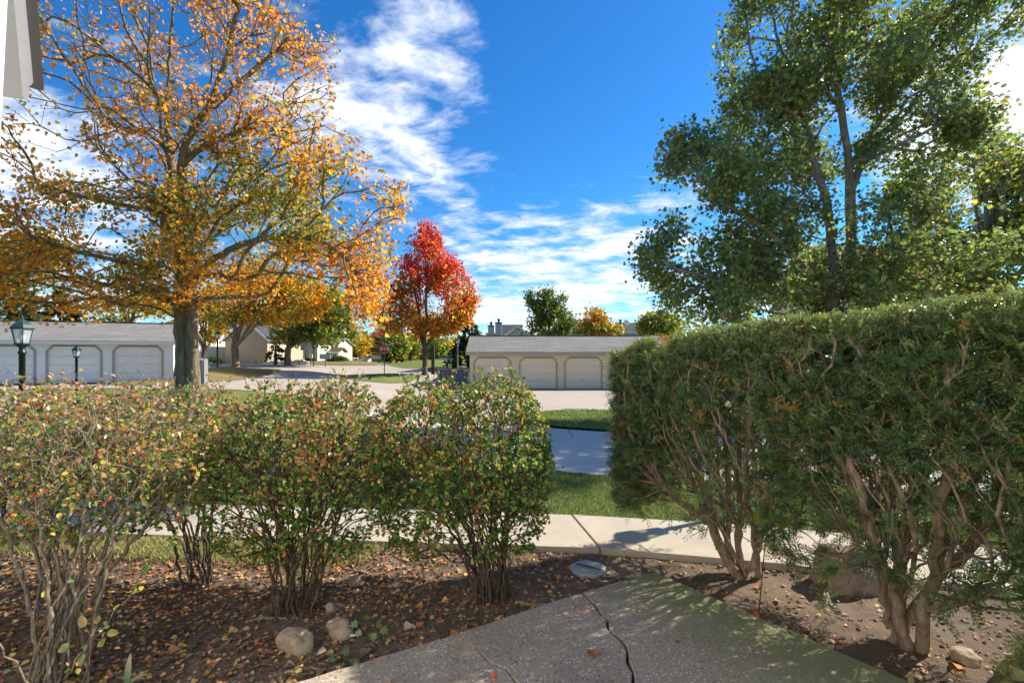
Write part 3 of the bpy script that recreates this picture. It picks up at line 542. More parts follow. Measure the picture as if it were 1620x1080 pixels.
simple_tree('red_maple', 'oval maple turned crimson above and orange-green below, behind the stop sign', 672, 592, 40, [(688, 480, 66, 50, 3.4, 760), (632, 485, 44, 44, 2.8, 420), (636, 435, 30, 34, 2.2, 190), (728, 470, 26, 38, 2.2, 130), (674, 362, 10, 16, 1, 30), (676, 420, 44, 50, 2.6, 400), (678, 378, 24, 26, 1.6, 120), (715, 450, 34, 40, 2.4, 220)], .20, GR, redw, .20, 'bark_far', seed=34, per=8, trunk_to=545, lean=2, clump=.65, lm='leaf_thin')
simple_tree('broadleaf_tree', 'upright bright green tree rising behind the beige garage roof', 868, 600, 48, [(868, 512, 34, 26, 2.2, 260), (858, 478, 11, 26, 1, 90), (874, 472, 8, 22, .8, 60), (888, 485, 9, 24, .9, 80), (838, 486, 6, 26, .7, 50), (846, 500, 14, 26, 1.2, 90), (898, 505, 9, 24, 1, 70), (868, 492, 20, 20, 1.5, 90)], .2, GR, mixw([.5, 3, 1.6, 0, 0, 0, 0, 0], [.2, 1.6, 2.6, .1, 0, 0, 0, 0], .4, .05, 6), .22, seed=35, per=9, trunk_to=545, clump=.8)
simple_tree('ornamental_tree', 'rust-topped weeping tree behind the middle of the beige garage', 935, 600, 42, [(935, 508, 26, 18, 1.8, 200), (945, 525, 42, 14, 2.2, 240)], .20, GR, lambda P, rng: np.stack([.2 + 0 * P[:, 0], .5 + 0 * P[:, 0], 1.2 + 0 * P[:, 0], .9 + 0 * P[:, 0], .6 + .5 * (P[:, 2] > 4.4), .2 + 2.2 * (P[:, 2] > 4.4), 0 * P[:, 0], 0 * P[:, 0]], 1), .2, seed=36, per=9, trunk_to=550)
simple_tree('broadleaf_tree', 'yellow-green rounded tree between the garage roof and the yew hedge', 1045, 600, 44, [(1040, 515, 32, 20, 2.2, 260), (1075, 518, 30, 16, 2, 160)], .22, GR, const_w(.3, 1.4, 2.4, .7, .1, 0, 0, 0), .2, seed=37, per=9, trunk_to=550)
simple_tree('broadleaf_tree', 'sunlit yellow-green tree filling the right edge above the hedge', 1560, 600, 17, [(1545, 330, 100, 95, 2.4, 760), (1500, 430, 120, 70, 2.4, 460), (1605, 420, 60, 90, 2.2, 240), (1600, 260, 50, 50, 1.6, 90)], .13, GR, mixw([.4, 1.6, 2.6, .5, 0, 0, 0, 0], [.1, .6, 3, 1.2, .1, 0, 0, 0], .7, 0, 9), .2, 'bark_grey', seed=38, per=10, trunk_to=480, clump=.6, step=.36, spread=.3)
simple_tree('broadleaf_tree', 'pale yellow open tree behind the left garage roof', 205, 600, 46, [(215, 490, 55, 22, 3, 190), (165, 495, 40, 20, 3, 110)], .26, GR, const_w(0, .5, 1.6, 2.2, .3, 0, 0, 0), .22, seed=39, per=6, trunk_to=520)
simple_tree('oak_tree', 'dull bronze tree crown above the pines at the left edge', 40, 620, 52, [(45, 395, 50, 28, 4, 260), (10, 400, 40, 26, 4, 160)], .34, GR, const_w(1.4, .8, .2, .1, .4, 1.6, .1, 0), .35, seed=40, per=8, trunk_to=440)
# street-end trees, one by one
for k, (px, z, crown, wts, lab, nm) in enumerate([
    (560, 92, [(562, 545, 20, 16, 3, 130)], (0, .3, 1.2, 2, 1.4, .3, 0, 0), 'golden tree at the bend where the road leaves the view', 'broadleaf_tree'),
    (606, 105, [(606, 532, 22, 10, 4, 110), (596, 545, 14, 10, 3, 60)], (.2, .1, 0, 0, .2, .6, 2.6, .8), 'dark red tree crown above the stop sign', 'red_maple'),
    (618, 86, [(622, 550, 22, 17, 3, 190)], (2, 2, 1, .5, .1, 0, 0, 0), 'green and yellow tree just behind the stop sign', 'broadleaf_tree'),
    (695, 84, [(694, 555, 16, 16, 2.5, 120)], (.1, 1, 2.8, .8, 0, 0, 0, 0), 'bright lime young tree between the red maple trunk and the dark spruce', 'young_tree'),
    (650, 110, [(650, 552, 22, 12, 3, 130)], (.8, 1.6, 1.8, 1.4, .2, 0, 0, 0), 'olive tree far down the lawn left of the red maple trunk', 'broadleaf_tree'),
    (540, 78, [(541, 530, 18, 22, 3, 150)], (1, 1.2, 1, .9, .6, .2, 0, 0), 'muted green and gold tree behind the cream townhouse', 'broadleaf_tree')]):
    simple_tree(nm, lab, px, 575, z, crown, .5, GR, const_w(*wts), .25, seed=60 + k, per=9, trunk_to=566, step=1.2, rmin=.02, rt=.03)
# conifers
def conifer(name, label, px, z, top, halfw, base_py, seed, col=((.022, .045, .022), (.04, .07, .03), (.065, .10, .045)), n=5200, size=.34):
    rng = np.random.default_rng(seed); x = (px - CX) / F * z; gz = Tf(x, z); H = CAMH + (HY - top) / F * z - gz; Rr = halfw / F * z; t = thing(name, label, 'conifer', (x, z, gz)); mb = MB(); mb.bar((0, 0, -.05), (0, 0, H * .97), .16 + H * .012, 7, .02)
    P, D, Nn = [], [], []
    for lv in range(int(H / .38)):
        h = .7 + lv * .38; f = 1 - h / H
        if f <= 0.02: break
        for b in range(rng.integers(6, 9)):
            a = rng.uniform(0, 6.283); L = Rr * (f**.8) * rng.uniform(.7, 1.12); d = np.array([math.cos(a), math.sin(a), -.12]); h2 = h + rng.uniform(-.15, .15); mb.bar((0, 0, h2), tuple(d * L * .9 + np.array([0, 0, h2])), .03, 4, .008)
            m = max(4, int(n / 260 * L / Rr * 2)); u = rng.uniform(.2, 1, m)**.7; p = np.array([0, 0, h2]) + d * (L * u)[:, None] + rng.normal(0, .12, (m, 3)) * L * .55 + np.array([0, 0, -.10]) * (u**2 * L)[:, None]; P.append(p); D.append(np.tile(d, (m, 1)) + rng.normal(0, .5, (m, 3)) + np.array([0, 0, .15])); Nn.append(rng.normal(0, .5, (m, 3)) + np.array([0, 0, .8]))
    P, D, Nn = map(np.concatenate, (P, D, Nn)); c = pick(col, (1, 1.4, 1), len(P), rng); mb.build('trunk', M['bark_far'], t); link('crown', leaves_mesh(name + '_crown', P, D, Nn, size * rng.uniform(.6, 1.2, len(P)), c, M['leaf'], 'lobed', .2), t)
conifer('pine_tree', 'broad dark green pine at the left edge behind the white garage', 15, 44, 415, 85, 600, 1, size=.5)
conifer('pine_tree', 'lower dark pine behind the white garage roof next to the first pine', 95, 42, 455, 55, 600, 2, size=.42)
conifer('spruce_tree', 'dark spruce between the red maple and the beige garage', 742, 52, 500, 42, 580, 3, size=.42); conifer('spruce_tree', 'small blue-green spruce against the wall of the tan house', 436, 50, 530, 17, 575, 4, size=.25, n=3000)
conifer('pine_tree', 'narrow bluish pine beyond the cream townhouse', 553, 84, 535, 14, 575, 5, size=.4, n=2400)
# far wood that reads as one mass, at the end of the view
def far_wood():
    rng = np.random.default_rng(5); P = []; C = []
    for k in range(120):
        x = rng.uniform(-150, 120); y = rng.uniform(140, 170); h = rng.uniform(5, 9) * (1.35 if x < -60 else 1); n = 150; v = unit(rng.normal(size=(n, 3))); p = np.array([x, y, h * .55]) + v * np.array([h * .6, h * .5, h * .55]) * rng.uniform(.6, 1, (n, 1)); P.append(p); w = rng.dirichlet((1.6, 2, 2, 1, .7, .4, .2)); C.append(pick(GR[:7], w, n, rng))
    P = np.concatenate(P); C = np.concatenate(C); o = link('far_trees', leaves_mesh('far_trees', P, rng.normal(size=P.shape), rng.normal(size=P.shape) + np.array([0, 0, .5]), 1.6 * rng.uniform(.6, 1.2, len(P)), C, M['leaf'], 'lobed')); o['kind'] = 'stuff'; o['label'] = 'mixed green and gold wood closing the view beyond the houses'
far_wood()

# ------------------------------------------------------------------ foreground shrubs (one thing each, every stem a part)
SP = [(.05, .135, .028), (.11, .235, .04), (.30, .34, .08), (.55, .46, .10), (.62, .28, .07), (.60, .13, .07), (.46, .25, .14), (.50, .36, .24)]
def shrub(name, label, bx, by, x0, x1, top, zc, dr, nst, nt, seed, lean=0, bark='bark_shrub', green=.5, rb=.0112, low=.42, per=4.0, lf=.030, cat='shrub', branches=(), group='shrubs in a row along the bed'):
    rng = np.random.default_rng(seed); bz = soil_h(bx, by) - .02; t = thing(name, label, cat, (bx, by, bz), 0, group); base = np.array([bx, by, bz]); stems = []
    X0, X1 = (x0 - CX) / F * zc, (x1 - CX) / F * zc
    for k in range(nst):
        a = rng.uniform(0, 6.283); rr = rng.uniform(.02, .16); b = base + np.array([math.cos(a) * rr, math.sin(a) * rr * .8, 0]); tx = X0 + (X1 - X0) * rng.uniform(.05, .95); ty = zc + rng.uniform(-1, 1) * dr * .8; th = top * rng.uniform(.6, .88); e = np.array([tx, ty, th])
        m1 = b + (e - b) * np.array([.16, .16, .36]) + rng.normal(0, .025, 3); m2 = b + (e - b) * np.array([.52, .52, .7]) + rng.normal(0, .045, 3); stems.append(dict(root=True, p=[b, m1, m2, e]))
    for br in branches: stems.append(dict(root=True, p=[np.array(q) for q in br]))
    # trimmed outline: rounded box filled towards its skin
    U = rng.uniform(-1, 1, (nt * 3, 3)); U = U[(np.abs(U)**3.2).sum(1) < 1]; q = rng.uniform(size=len(U)); sk = (np.abs(U)**3.2).sum(1); U = U[q < .25 + .75 * sk][:nt]; U[:, 2] = np.where(U[:, 2] > .2, U[:, 2] - .22 * np.abs(U[:, 0])**4 - .06 * U[:, 0]**2, U[:, 2])
    hh = (top - low) / 2; tg = np.c_[(X0 + X1) / 2 + U[:, 0] * (X1 - X0) / 2, zc + U[:, 1] * dr, low + hh + U[:, 2] * hh]
    tg[:, 2] += .05 * np.sin(tg[:, 0] * 6 + seed) * (U[:, 2] > .4); keep = (U[:, 2] > -.25) | (rng.uniform(size=len(U)) < .55 + .3 * (pnoise(tg, 2.5, seed) > 0)); tg = tg[keep]
    up = (rng.uniform(size=len(tg)) < .45) & (tg[:, 2] > top - .10); tg[up, 2] += rng.uniform(.01, .13, up.sum())
    G = radii(grow(stems, tg, .055, .30, .8, .35, .22, 0, rng), rb, .0019)
    prob = np.where(G['cnt'] <= 3, 1.0, np.where(G['cnt'] <= 8, .3, .04)); prob *= np.clip((G['pos'][:, 2] - .12) * 3.2, .03, 1) * np.where(G['pos'][:, 2] > top + .015, .22, 1) * (1 - .35 * (G['pos'][:, 2] > top - .12)); n = G['n']; per_i = rng.poisson(per * prob * np.clip(1.0 + pnoise(G['pos'], 3.2, seed + 9) * 1.6, .15, 2)); i = np.repeat(np.arange(n), per_i); m = len(i)
    P = G['pos'][i] + rng.normal(0, .012, (m, 3)); D = unit(G['dir'][i] * .6 + rng.normal(0, .75, (m, 3)) + np.array([0, 0, -.05])); Nn = unit(rng.normal(0, .6, (m, 3)) + np.array([0, -.15, .7]))
    h = np.clip((P[:, 2] - .5) / (top - .5), 0, 1); nz = pnoise(P, 2.2, seed + 3); a = np.clip(nz * 1.5 + (1 - green), 0, 1); topf = h**3
    gg = 1 - green; w = np.stack([1.8 * (1 - a) + .5 + 0 * h, 2.2 * (1 - a * .5) * (1 - .5 * topf), .9 + .6 * h, .45 + .4 * a + .2 * h, .15 + .7 * a * h, .08 + .5 * a * h + .35 * (nz > .30), (1.2 * h * a + 2.2 * topf) * gg + .1, (1.0 * h * a + 2.4 * topf) * gg + .05], 1)
    col = pick(SP, w, m, rng); sz = lf * rng.uniform(.55, 1.25, m)
    G['pos'] = G['pos'] - base; P = P - base
    for s in range(len(stems)):
        me = tube_mesh('stem', G, M[bark], sel=(G['sid'] == s), rmin=0, sides=(3, 5, 7), thr=(.003, .008))
        if me: link('stem', me, t)
    fo = link('foliage', leaves_mesh(name + '_leaves', P, D, Nn, sz, col, M['leaf_shrub'], 'oval', .28, curl=.12), t); fo['kind'] = 'stuff'; return t
shrub('shrub', 'leafy green shrub on a tight fan of stems, nearest the gap in the hedge', -.14, 3.49, 602, 872, 1.56, 3.62, .52, 34, 3400, 101, green=.82, low=.22, per=8.0)
shrub('shrub', 'shrub with red and orange leaf sprays above the two tan rocks', -1.45, 3.27, 345, 618, 1.51, 3.50, .50, 30, 3000, 102, green=.5, low=.26, per=6.6)
shrub('shrub', 'twiggy half-bare shrub in the bottom left corner with thick grey lichened limbs', -2.42, 2.55, -60, 340, 1.50, 3.10, .55, 24, 3400, 103, bark='bark_old', green=.16, rb=.0135, low=.58, per=3.6,
      branches=([(-2.15, 2.10, -.05), (-2.08, 2.25, .22), (-1.98, 2.42, .42), (-1.85, 2.62, .68), (-1.80, 2.8, 1.05)], [(-2.15, 2.30, -.05), (-2.42, 2.35, .18), (-2.75, 2.5, .36), (-3.0, 2.8, .9)]))
shrub('shrub', 'pinkish twig-topped shrub at the far left end of the row', -3.95, 3.6, -190, 150, 1.48, 3.9, .55, 16, 1900, 104, green=.1, low=.5, per=3.8)
shrub('shrub', 'thin open shrub behind the grey-limbed one, rooted at the grass edge', -2.35, 3.7, 130, 400, 1.44, 3.95, .40, 16, 1700, 105, green=.2, low=.55, per=3.8)

# ------------------------------------------------------------------ yew hedge: three plants
HD = np.array([.607, -.795]); HN = np.array([-.795, -.607]); H0 = np.array([1.45, 4.10])
YC = [(.04, .09, .038), (.072, .14, .048), (.16, .235, .065), (.42, .46, .14), (.42, .26, .10)]
def hedge_pt(s, n, h): p = H0 + s * HD + n * HN; return np.array([p[0], p[1], h])
def hedge_top(s): return 1.76 + .12 * np.clip((s + .3) / 1.2, 0, 1) + .08 * np.clip((s - 1) / 1.4, 0, 1)
def yew(label, base, s0, s1, nst, nt, seed, endcap=False, roots=2):
    rng = np.random.default_rng(seed); bz = soil_h(base[0], base[1]) - .02; b0 = np.array([base[0], base[1], bz]); t = thing('yew_bush', label, 'hedge shrub', tuple(b0), 0, 'clipped yew hedge'); stems = []; late = []
    for k in range(nst):
        s = s0 + (s1 - s0) * (k + rng.uniform(.1, .9)) / nst; nn = rng.uniform(-.35, .42); e = hedge_pt(s, nn, rng.uniform(1.15, 1.6)); a = rng.uniform(0, 6.28); b = b0 + np.array([math.cos(a), math.sin(a), 0]) * rng.uniform(.02, .10)
        m1 = b + (e - b) * np.array([.30, .30, .26]) + rng.normal(0, .03, 3); m2 = b + (e - b) * np.array([.55, .55, .62]) + rng.normal(0, .05, 3)
        if k % 3 == 0: stems.append(dict(root=True, p=[b, m1, m2, e]))
        else: late.append((s, m2, e))
    nroot = len(stems)
    for (s, m2, e) in late:
        j = int(np.clip((s - s0) / (s1 - s0) * nroot, 0, nroot - 1)); rp = stems[j]['p']; src = rp[0] * .35 + rp[1] * .65 if rng.uniform() < .5 else rp[1] * .7 + rp[2] * .3; stems.append(dict(p=[src, src * .55 + m2 * .45 + rng.normal(0, .03, 3), m2, e]))
    for k in range(16):
        s = s0 + (s1 - s0) * (k + rng.uniform(0, 1)) / 16; src = np.array(stems[int(np.clip((s - s0) / (s1 - s0) * nroot, 0, nroot - 1))]['p'][1]); q1 = hedge_pt(s + .18, .30, rng.uniform(.6, .85)); q2 = hedge_pt(s + .04, .43, rng.uniform(1.0, 1.2)); q3 = hedge_pt(max(s - rng.uniform(.05, .22), s0 + .16), .46, rng.uniform(1.35, 1.6)); stems.append(dict(p=[src, q1 + rng.normal(0, .03, 3), q2 + rng.normal(0, .03, 3), q3]))
    N3 = nt * 4; S = rng.uniform(s0 - .08, s1 + .08, N3); bk = rng.uniform(size=N3) < .36; nn = np.where(bk, -.46 + np.abs(rng.normal(0, .08, N3)), np.where(rng.uniform(size=N3) < .66, .50 - np.abs(rng.normal(0, .11, N3)), rng.uniform(-.5, .5, N3))); tp = hedge_top(S); lowb = np.full(N3, .38)
    hh = rng.uniform(0, 1, N3); ontop = rng.uniform(size=N3) < .34; h = np.where(ontop, tp - np.abs(rng.normal(0, .07, N3)), lowb + (tp - lowb) * hh**.72)
    # rounded shoulders and rounded end
    ed = np.clip((h - (tp - .22)) / .22, 0, 1); nn = np.clip(nn, -.5, .52 - .16 * ed**2)
    if endcap:
        c = np.clip((s0 + .32 - S) / .32, 0, 1); nn = nn * np.sqrt(np.clip(1 - c**2 * .8, .05, 1)); h = h - .16 * c**2 * (h > 1.2); e_ = rng.uniform(size=N3) < .24; S = np.where(e_, s0 + .02 + np.abs(rng.normal(0, .05, N3)), S); nn = np.where(e_, rng.uniform(-.45, .42, N3), nn); h = np.where(e_ & ontop, rng.uniform(.4, 1.66, N3), h); h = np.where(e_, np.minimum(h, 1.68), h)
    P2 = H0[None] + S[:, None] * HD + nn[:, None] * HN; tg = np.c_[P2, h]; cl = pnoise(tg[:N3], 2.6, seed); hf = (tg[:, 2] - .3) / 1.5
    endw = (S < s0 + .2) if endcap else np.zeros(N3, bool)
    keep = rng.uniform(size=N3) < np.where(endw, 1.0, np.where(nn > .1, np.clip(.26 + .9 * np.clip(hf - .3, 0, 1) + cl * 1.6, .06, 1), np.where(nn < -.25, 1.0, .8))); tg = tg[keep][:nt]
    G = radii(grow(stems, tg, .075, .32, .75, .4, .18, 0, rng, 120000), .034, .0024)
    # sprays: on tips, thinner along young twigs
    w = np.where(G['cnt'] <= 1, 1.0, np.where(G['cnt'] <= 3, .42, .035)); hgt = G['pos'][:, 2]; w = w * np.where(hgt > 1.3, 1.25, np.where(hgt > .9, .85, .68)); isl = np.zeros(G['n']); isl[G['tips']] = 1.9 + 2.0 * (G['pos'][G['tips']][:, 2] > hedge_top(((G['pos'][G['tips']][:, :2] - H0) * HD).sum(1)) - .15); i = np.repeat(np.arange(G['n']), rng.poisson(1.35 * w + isl)); m = len(i)
    topz = hedge_top(((G['pos'][i][:, :2] - H0) * HD).sum(1)); near_top = np.clip((G['pos'][i][:, 2] - (topz - .22)) / .18, 0, 1)[:, None]
    outv = np.tile(np.array([HN[0], HN[1], 0]), (m, 1)) * np.sign(((G['pos'][i][:, :2] - H0) * HN).sum(1) + .12)[:, None]
    ax = unit(G['dir'][i] * .8 + outv * .35 * (1 - near_top) + np.array([0, 0, .55]) * near_top + np.array([0, 0, -.05]) + rng.normal(0, .5, (m, 3))); P = G['pos'][i] + rng.normal(0, .012, (m, 3)); L = rng.uniform(.05, .12, m) * np.where(near_top[:, 0] > .5, .75, 1.)
    nrm = unit(rng.normal(0, .5, (m, 3)) + np.array([-.3, -.5, .6])); side = unit(np.cross(ax, nrm)); K = 18
    u = (np.arange(K) // 2 + .5) / (K / 2); sg = np.where(np.arange(K) % 2 == 0, 1., -1.)
    Bp = P[:, None] + ax[:, None] * (L[:, None] * u[None])[..., None]; nd = unit(side[:, None] * sg[None, :, None] * .95 + ax[:, None] * .55 + rng.normal(0, .22, (m, K, 3))); nl = rng.uniform(.020, .034, (m, K)) * (1 - .35 * u[None]**3)
    wd = np.cross(nd, nrm[:, None]); wd = wd / (np.linalg.norm(wd, axis=2, keepdims=True) + 1e-9) * .0030
    tri = np.stack([Bp - wd * .7, Bp + nd * (nl * .6)[..., None] - wd, Bp + nd * nl[..., None], Bp + nd * (nl * .6)[..., None] + wd, ], 2).reshape(-1, 3); nq = m * K
    young = np.clip((u[None] - .5) * .6 + near_top * .5 + (rng.uniform(size=(m, 1)) < .12) * .5, 0, 1); c0 = pick(YC[:3], (1.2, 1.6, 1.0), m, rng, .35)[:, None]; col = c0 * (1 - young[..., None] * .55) + np.array(YC[3]) * young[..., None] * .55; dn = pnoise(P, 4.5, seed + 31); dead = (rng.uniform(size=(m, 1, 1)) < (.02 + .5 * (dn > .50))[:, None, None]); col = np.where(dead, np.array(YC[4]), col)  # yellow new growth; needles near the top also tinted lighter to look sunlit
    tri = tri - b0; G['pos'] = G['pos'] - b0
    for s in range(nroot):
        me = tube_mesh('stem', G, M['bark_yew'], sel=(G['sid'] == s), sides=(3, 5, 8), thr=(.004, .014), flare=.2)
        if me: link('stem', me, t)
    fo = link('foliage', raw_mesh('yew_needles', tri, [np.arange(nq * 4).reshape(-1, 4)], M['needle'], np.repeat(col.reshape(-1, 3), 4, 0)), t); fo['kind'] = 'stuff'
    return m
yn = 0
yn += yew('clipped yew at the rounded end of the hedge beside the gap', (1.86, 3.85), -.42, 1.0, 20, 8200, 201, True)
yn += yew('clipped yew with the stout forked trunk nearest the mossy concrete', (2.40, 2.97), .95, 2.15, 18, 7400, 202)
yn += yew('clipped yew leaning in from the right edge of the picture', (3.25, 2.95), 2.1, 3.6, 16, 6000, 203)
print('yew sprays', yn)
def yew_sprig(label, stem, seed, n=26, L=.10, K=22):
    """a low side shoot hanging near the ground"""
    rng = np.random.default_rng(seed); st = [np.array(q, float) for q in stem]; q = resample(st, 12); t = thing('yew_shoot', label, 'shoot', tuple(q[0]), 0, 'low yew shoots'); mb = MB()
    for a, b in zip(q[:-1], q[1:]): mb.bar(tuple(a - q[0]), tuple(b - q[0]), .004, 5, .0035)
    P = []; A = []
    for k in range(n):
        i = int(rng.integers(3, 11)); d = unit(q[min(i + 1, 11)] - q[i - 1]) + rng.normal(0, .65, 3); P.append(q[i]); A.append(unit(d)); mb.bar(tuple(q[i] - q[0]), tuple(q[i] + unit(d) * L * .9 - q[0]), .0018, 3, .001)
    P = np.array(P); A = np.array(A); m = len(P); nrm = unit(rng.normal(0, .4, (m, 3)) + np.array([0, -.5, .7])); side = unit(np.cross(A, nrm)); u = (np.arange(K) // 2 + .5) / (K / 2); sg = np.where(np.arange(K) % 2 == 0, 1., -1.)
    Bp = P[:, None] + A[:, None] * (L * u)[None, :, None]; nd = unit(side[:, None] * sg[None, :, None] + A[:, None] * .5 + rng.normal(0, .15, (m, K, 3))); nl = rng.uniform(.018, .027, (m, K)); wd = unit(np.cross(nd, nrm[:, None])) * .0026
    tri = np.stack([Bp - wd * .6, Bp + nd * (nl * .6)[..., None] - wd, Bp + nd * nl[..., None], Bp + nd * (nl * .6)[..., None] + wd], 2).reshape(-1, 3) - q[0]; c = pick(YC[1:4], (1, 1.6, 1), m, rng)
    mb.build('stem', M['bark_yew'], t); fo = link('foliage', raw_mesh('shoot_needles', tri, [np.arange(m * K * 4).reshape(-1, 4)], M['needle'], np.repeat(c, K * 4, 0)), t); fo['kind'] = 'stuff'
yew_sprig('bushy yew shoot reaching up from the bottom right corner', [(2.62, 2.45, -.04), (2.58, 2.42, .12), (2.56, 2.38, .30), (2.53, 2.36, .42)], 301, 46, .10)
yew_sprig('drooping yew shoot between the two yew trunks above the soil', [(2.25, 3.25, .42), (2.12, 3.2, .34), (2.03, 3.15, .22), (2.02, 3.1, .10)], 302, 40, .09)
yew_sprig('yew shoot lying low at the right edge beside the flat stone', [(2.75, 2.5, .30), (2.66, 2.48, .24), (2.55, 2.46, .14), (2.49, 2.45, .04)], 303, 34, .10)

# ------------------------------------------------------------------ grass
def blades(name, n, xr, yfun, h, seed, dry=.3, wid=.0035, mask=None, dzf=0.0, label=None):
    rng = np.random.default_rng(seed); x = rng.uniform(xr[0], xr[1], n); y0, y1 = yfun(x); y = y0 + (y1 - y0) * rng.uniform(size=n)
    if mask is not None: k = mask(x, y, rng); x, y = x[k], y[k]; n = len(x)
    z = T(x, y) - .035 + dzf; a = rng.uniform(0, 6.283, n); H = h * rng.uniform(.5, 1.2, n); b = np.c_[x, y, z]; s = np.c_[np.cos(a), np.sin(a), 0 * a] * wid; lean = np.c_[rng.normal(0, .45, (n, 2)), np.ones(n)]; m1 = b + lean * (H * .55)[:, None]; tip = b + lean * np.array([1.5, 1.5, .9]) * H[:, None]
    V = np.stack([b - s, b + s, m1 + s * .7, tip, m1 - s * .7], 1).reshape(-1, 3); i = np.arange(n)[:, None] * 5; nz = pnoise(np.c_[x, y, 0 * x], .8, seed); d = np.clip(dry + nz * .6, 0.02, .95); w = np.stack([.8 * (1 - d), 1.3 * (1 - d), .9 * (1 - d * .5), 1.2 * d], 1); c = pick([(.08, .14, .025), (.13, .20, .035), (.22, .27, .06), (.46, .39, .18)], w, n, rng)
    o = link(name, raw_mesh(name, V, [i + np.array([[0, 1, 2, 4]]), i + np.array([[4, 2, 3]])], M['blade'], np.repeat(c, 5, 0))); o['kind'] = 'stuff'; o['label'] = label; return o
far_e = np.array([(-16, 12), (-6, 12), (-3.2, 11.6), (-1, 8.1), (1.2, 6.9), (6, 6.05), (9, 5.8)])
blades('grass', 120000, (-7.5, 6), lambda x: (edge_y(SW_F, x) + .01, np.minimum(edge_y(far_e, x), 8.4)), .055, 1, .22, label='mown lawn between the sidewalk and the street')
blades('grass', 26000, (-.2, 7.5), lambda x: (edge_y([(-.8, 13.4), (.8, 12.05), (2, 11.35), (7, 10.35)], x), edge_y([(-.6, 13.8), (.4, 15.9), (2, 16.9), (7, 16.6)], x)), .06, 2, .15, .007, dzf=.04, label='green grass on the strip across the street')
blades('grass', 36000, (-7.5, -1.1), lambda x: (edge_y(SW_N, x) - .50, edge_y(SW_N, x) - .02), .05, 3, .95, mask=lambda x, y, r: r.uniform(size=len(x)) < np.clip((y - (edge_y(SW_N, x) - .50)) * 4 * np.clip((-1.1 - x) * 1.3, 0, 1), 0, 1), dzf=.0, label='straw-coloured grass growing between the bed and the sidewalk')

# ------------------------------------------------------------------ litter, pebbles, twigs on the bed
def in_path(x, y):
    # inside if on the camera side of both edges
    a = (y - 3.79) - (x - 1.115) * (3.79 - 1.42) / (1.115 + 3.1); b = (x - 1.115) * (3.79 - .5) + (y - 3.79) * (3.6 - 1.115); return (a < .0) & (b < .0)
def litter(n, seed, pal, w, size, name, label, region, shape='oval', onpath=False, wfun=None):
    rng = np.random.default_rng(seed); x = rng.uniform(region[0], region[1], n); y = rng.uniform(region[2], region[3], n); ok = y < edge_y(SW_N, x) - .03; ip = in_path(x, y); ok &= (ip if onpath else ~ip)
    if wfun is not None: ok &= rng.uniform(size=n) < wfun(x, y)
    x, y = x[ok], y[ok]; n = len(x); z = np.array([soil_h(a, b) for a, b in zip(x, y)]) + .004 if not onpath else np.full(n, .006); z += rng.uniform(0, .012, n) * (not onpath)
    a = rng.uniform(0, 6.283, n); D = np.c_[np.cos(a), np.sin(a), rng.normal(0, .18, n)]; Nn = np.c_[rng.normal(0, .35, (n, 2)), np.ones(n)]; c = pick(pal, w, n, rng, .3)
    o = link(name, leaves_mesh(name, np.c_[x, y, z], D, Nn, size * rng.uniform(.45, 1.3, n), c, M['litter'], shape, .35, curl=.2)); o['kind'] = 'stuff'; o['label'] = label
LP = [(.20, .115, .065), (.32, .165, .085), (.44, .22, .09), (.55, .36, .12), (.12, .08, .055), (.36, .12, .06), (.38, .30, .22)]
den = lambda x, y: np.clip(.95 - (x + 1.0) * .36 + .2 * np.sin(x * 5 + y * 3), .20, 1)
litter(26000, 1, LP, (2, 2.5, 2, 1.2, 2.4, .5, 1), .034, 'leaf_litter', 'small dry brown and orange leaves strewn over the soil', (-4.5, 3.6, 1.2, 4.6), wfun=den)
litter(1700, 2, LP, (1, 2, 1.6, .5, 1.5, .8, .4), .055, 'leaf_litter', 'larger curled rust-brown leaves drifted under the shrubs', (-4.5, 2.6, 1.2, 4.6), 'lobed', wfun=lambda x, y: den(x, y)**1.6)
litter(2600, 3, [(.62, .42, .05), (.62, .27, .04), (.5, .16, .04)], (2, 1.4, 1), .022, 'leaf_litter', 'tiny yellow leaflets dotting the bed', (-4, 3.4, 1.2, 4.4), wfun=den)
litter(420, 4, [(.55, .34, .06), (.55, .2, .04), (.35, .11, .05)], (2, 1.4, 1), .024, 'leaf_litter', 'scattered tiny yellow leaflets on the concrete path', (-2, 2.8, .8, 3.8), onpath=True, wfun=lambda x, y: np.full(len(x), .5))
def chips(n, seed):
    rng = np.random.default_rng(seed); mb = MB(); r = random.Random(seed)
    for _ in range(n):
        x = r.uniform(-4, 3.5); y = r.uniform(1.5, 4.4)
        if y > float(edge_y(SW_N, x)) - .05 or bool(in_path(np.array(x), np.array(y))): continue
        s = r.choice((.006, .009, .013, .018)) * r.uniform(.7, 1.3); z = soil_h(x, y) + s * .2; v = [(x + s * r.uniform(.7, 1.2) * dx, y + s * r.uniform(.7, 1.2) * dy, z + s * .7 * r.uniform(.7, 1.2) * dz) for dx, dy, dz in ((1, 0, 0), (0, 1, 0), (-1, 0, 0), (0, -1, 0), (0, 0, 1), (0, 0, -1))]
        mb.add(v, [(0, 1, 4), (1, 2, 4), (2, 3, 4), (3, 0, 4), (1, 0, 5), (2, 1, 5), (3, 2, 5), (0, 3, 5)])
    o = mb.build('gravel', M['rock_tan'], kind='stuff'); o['label'] = 'small pale pebbles scattered in the soil'
chips(900, 3)
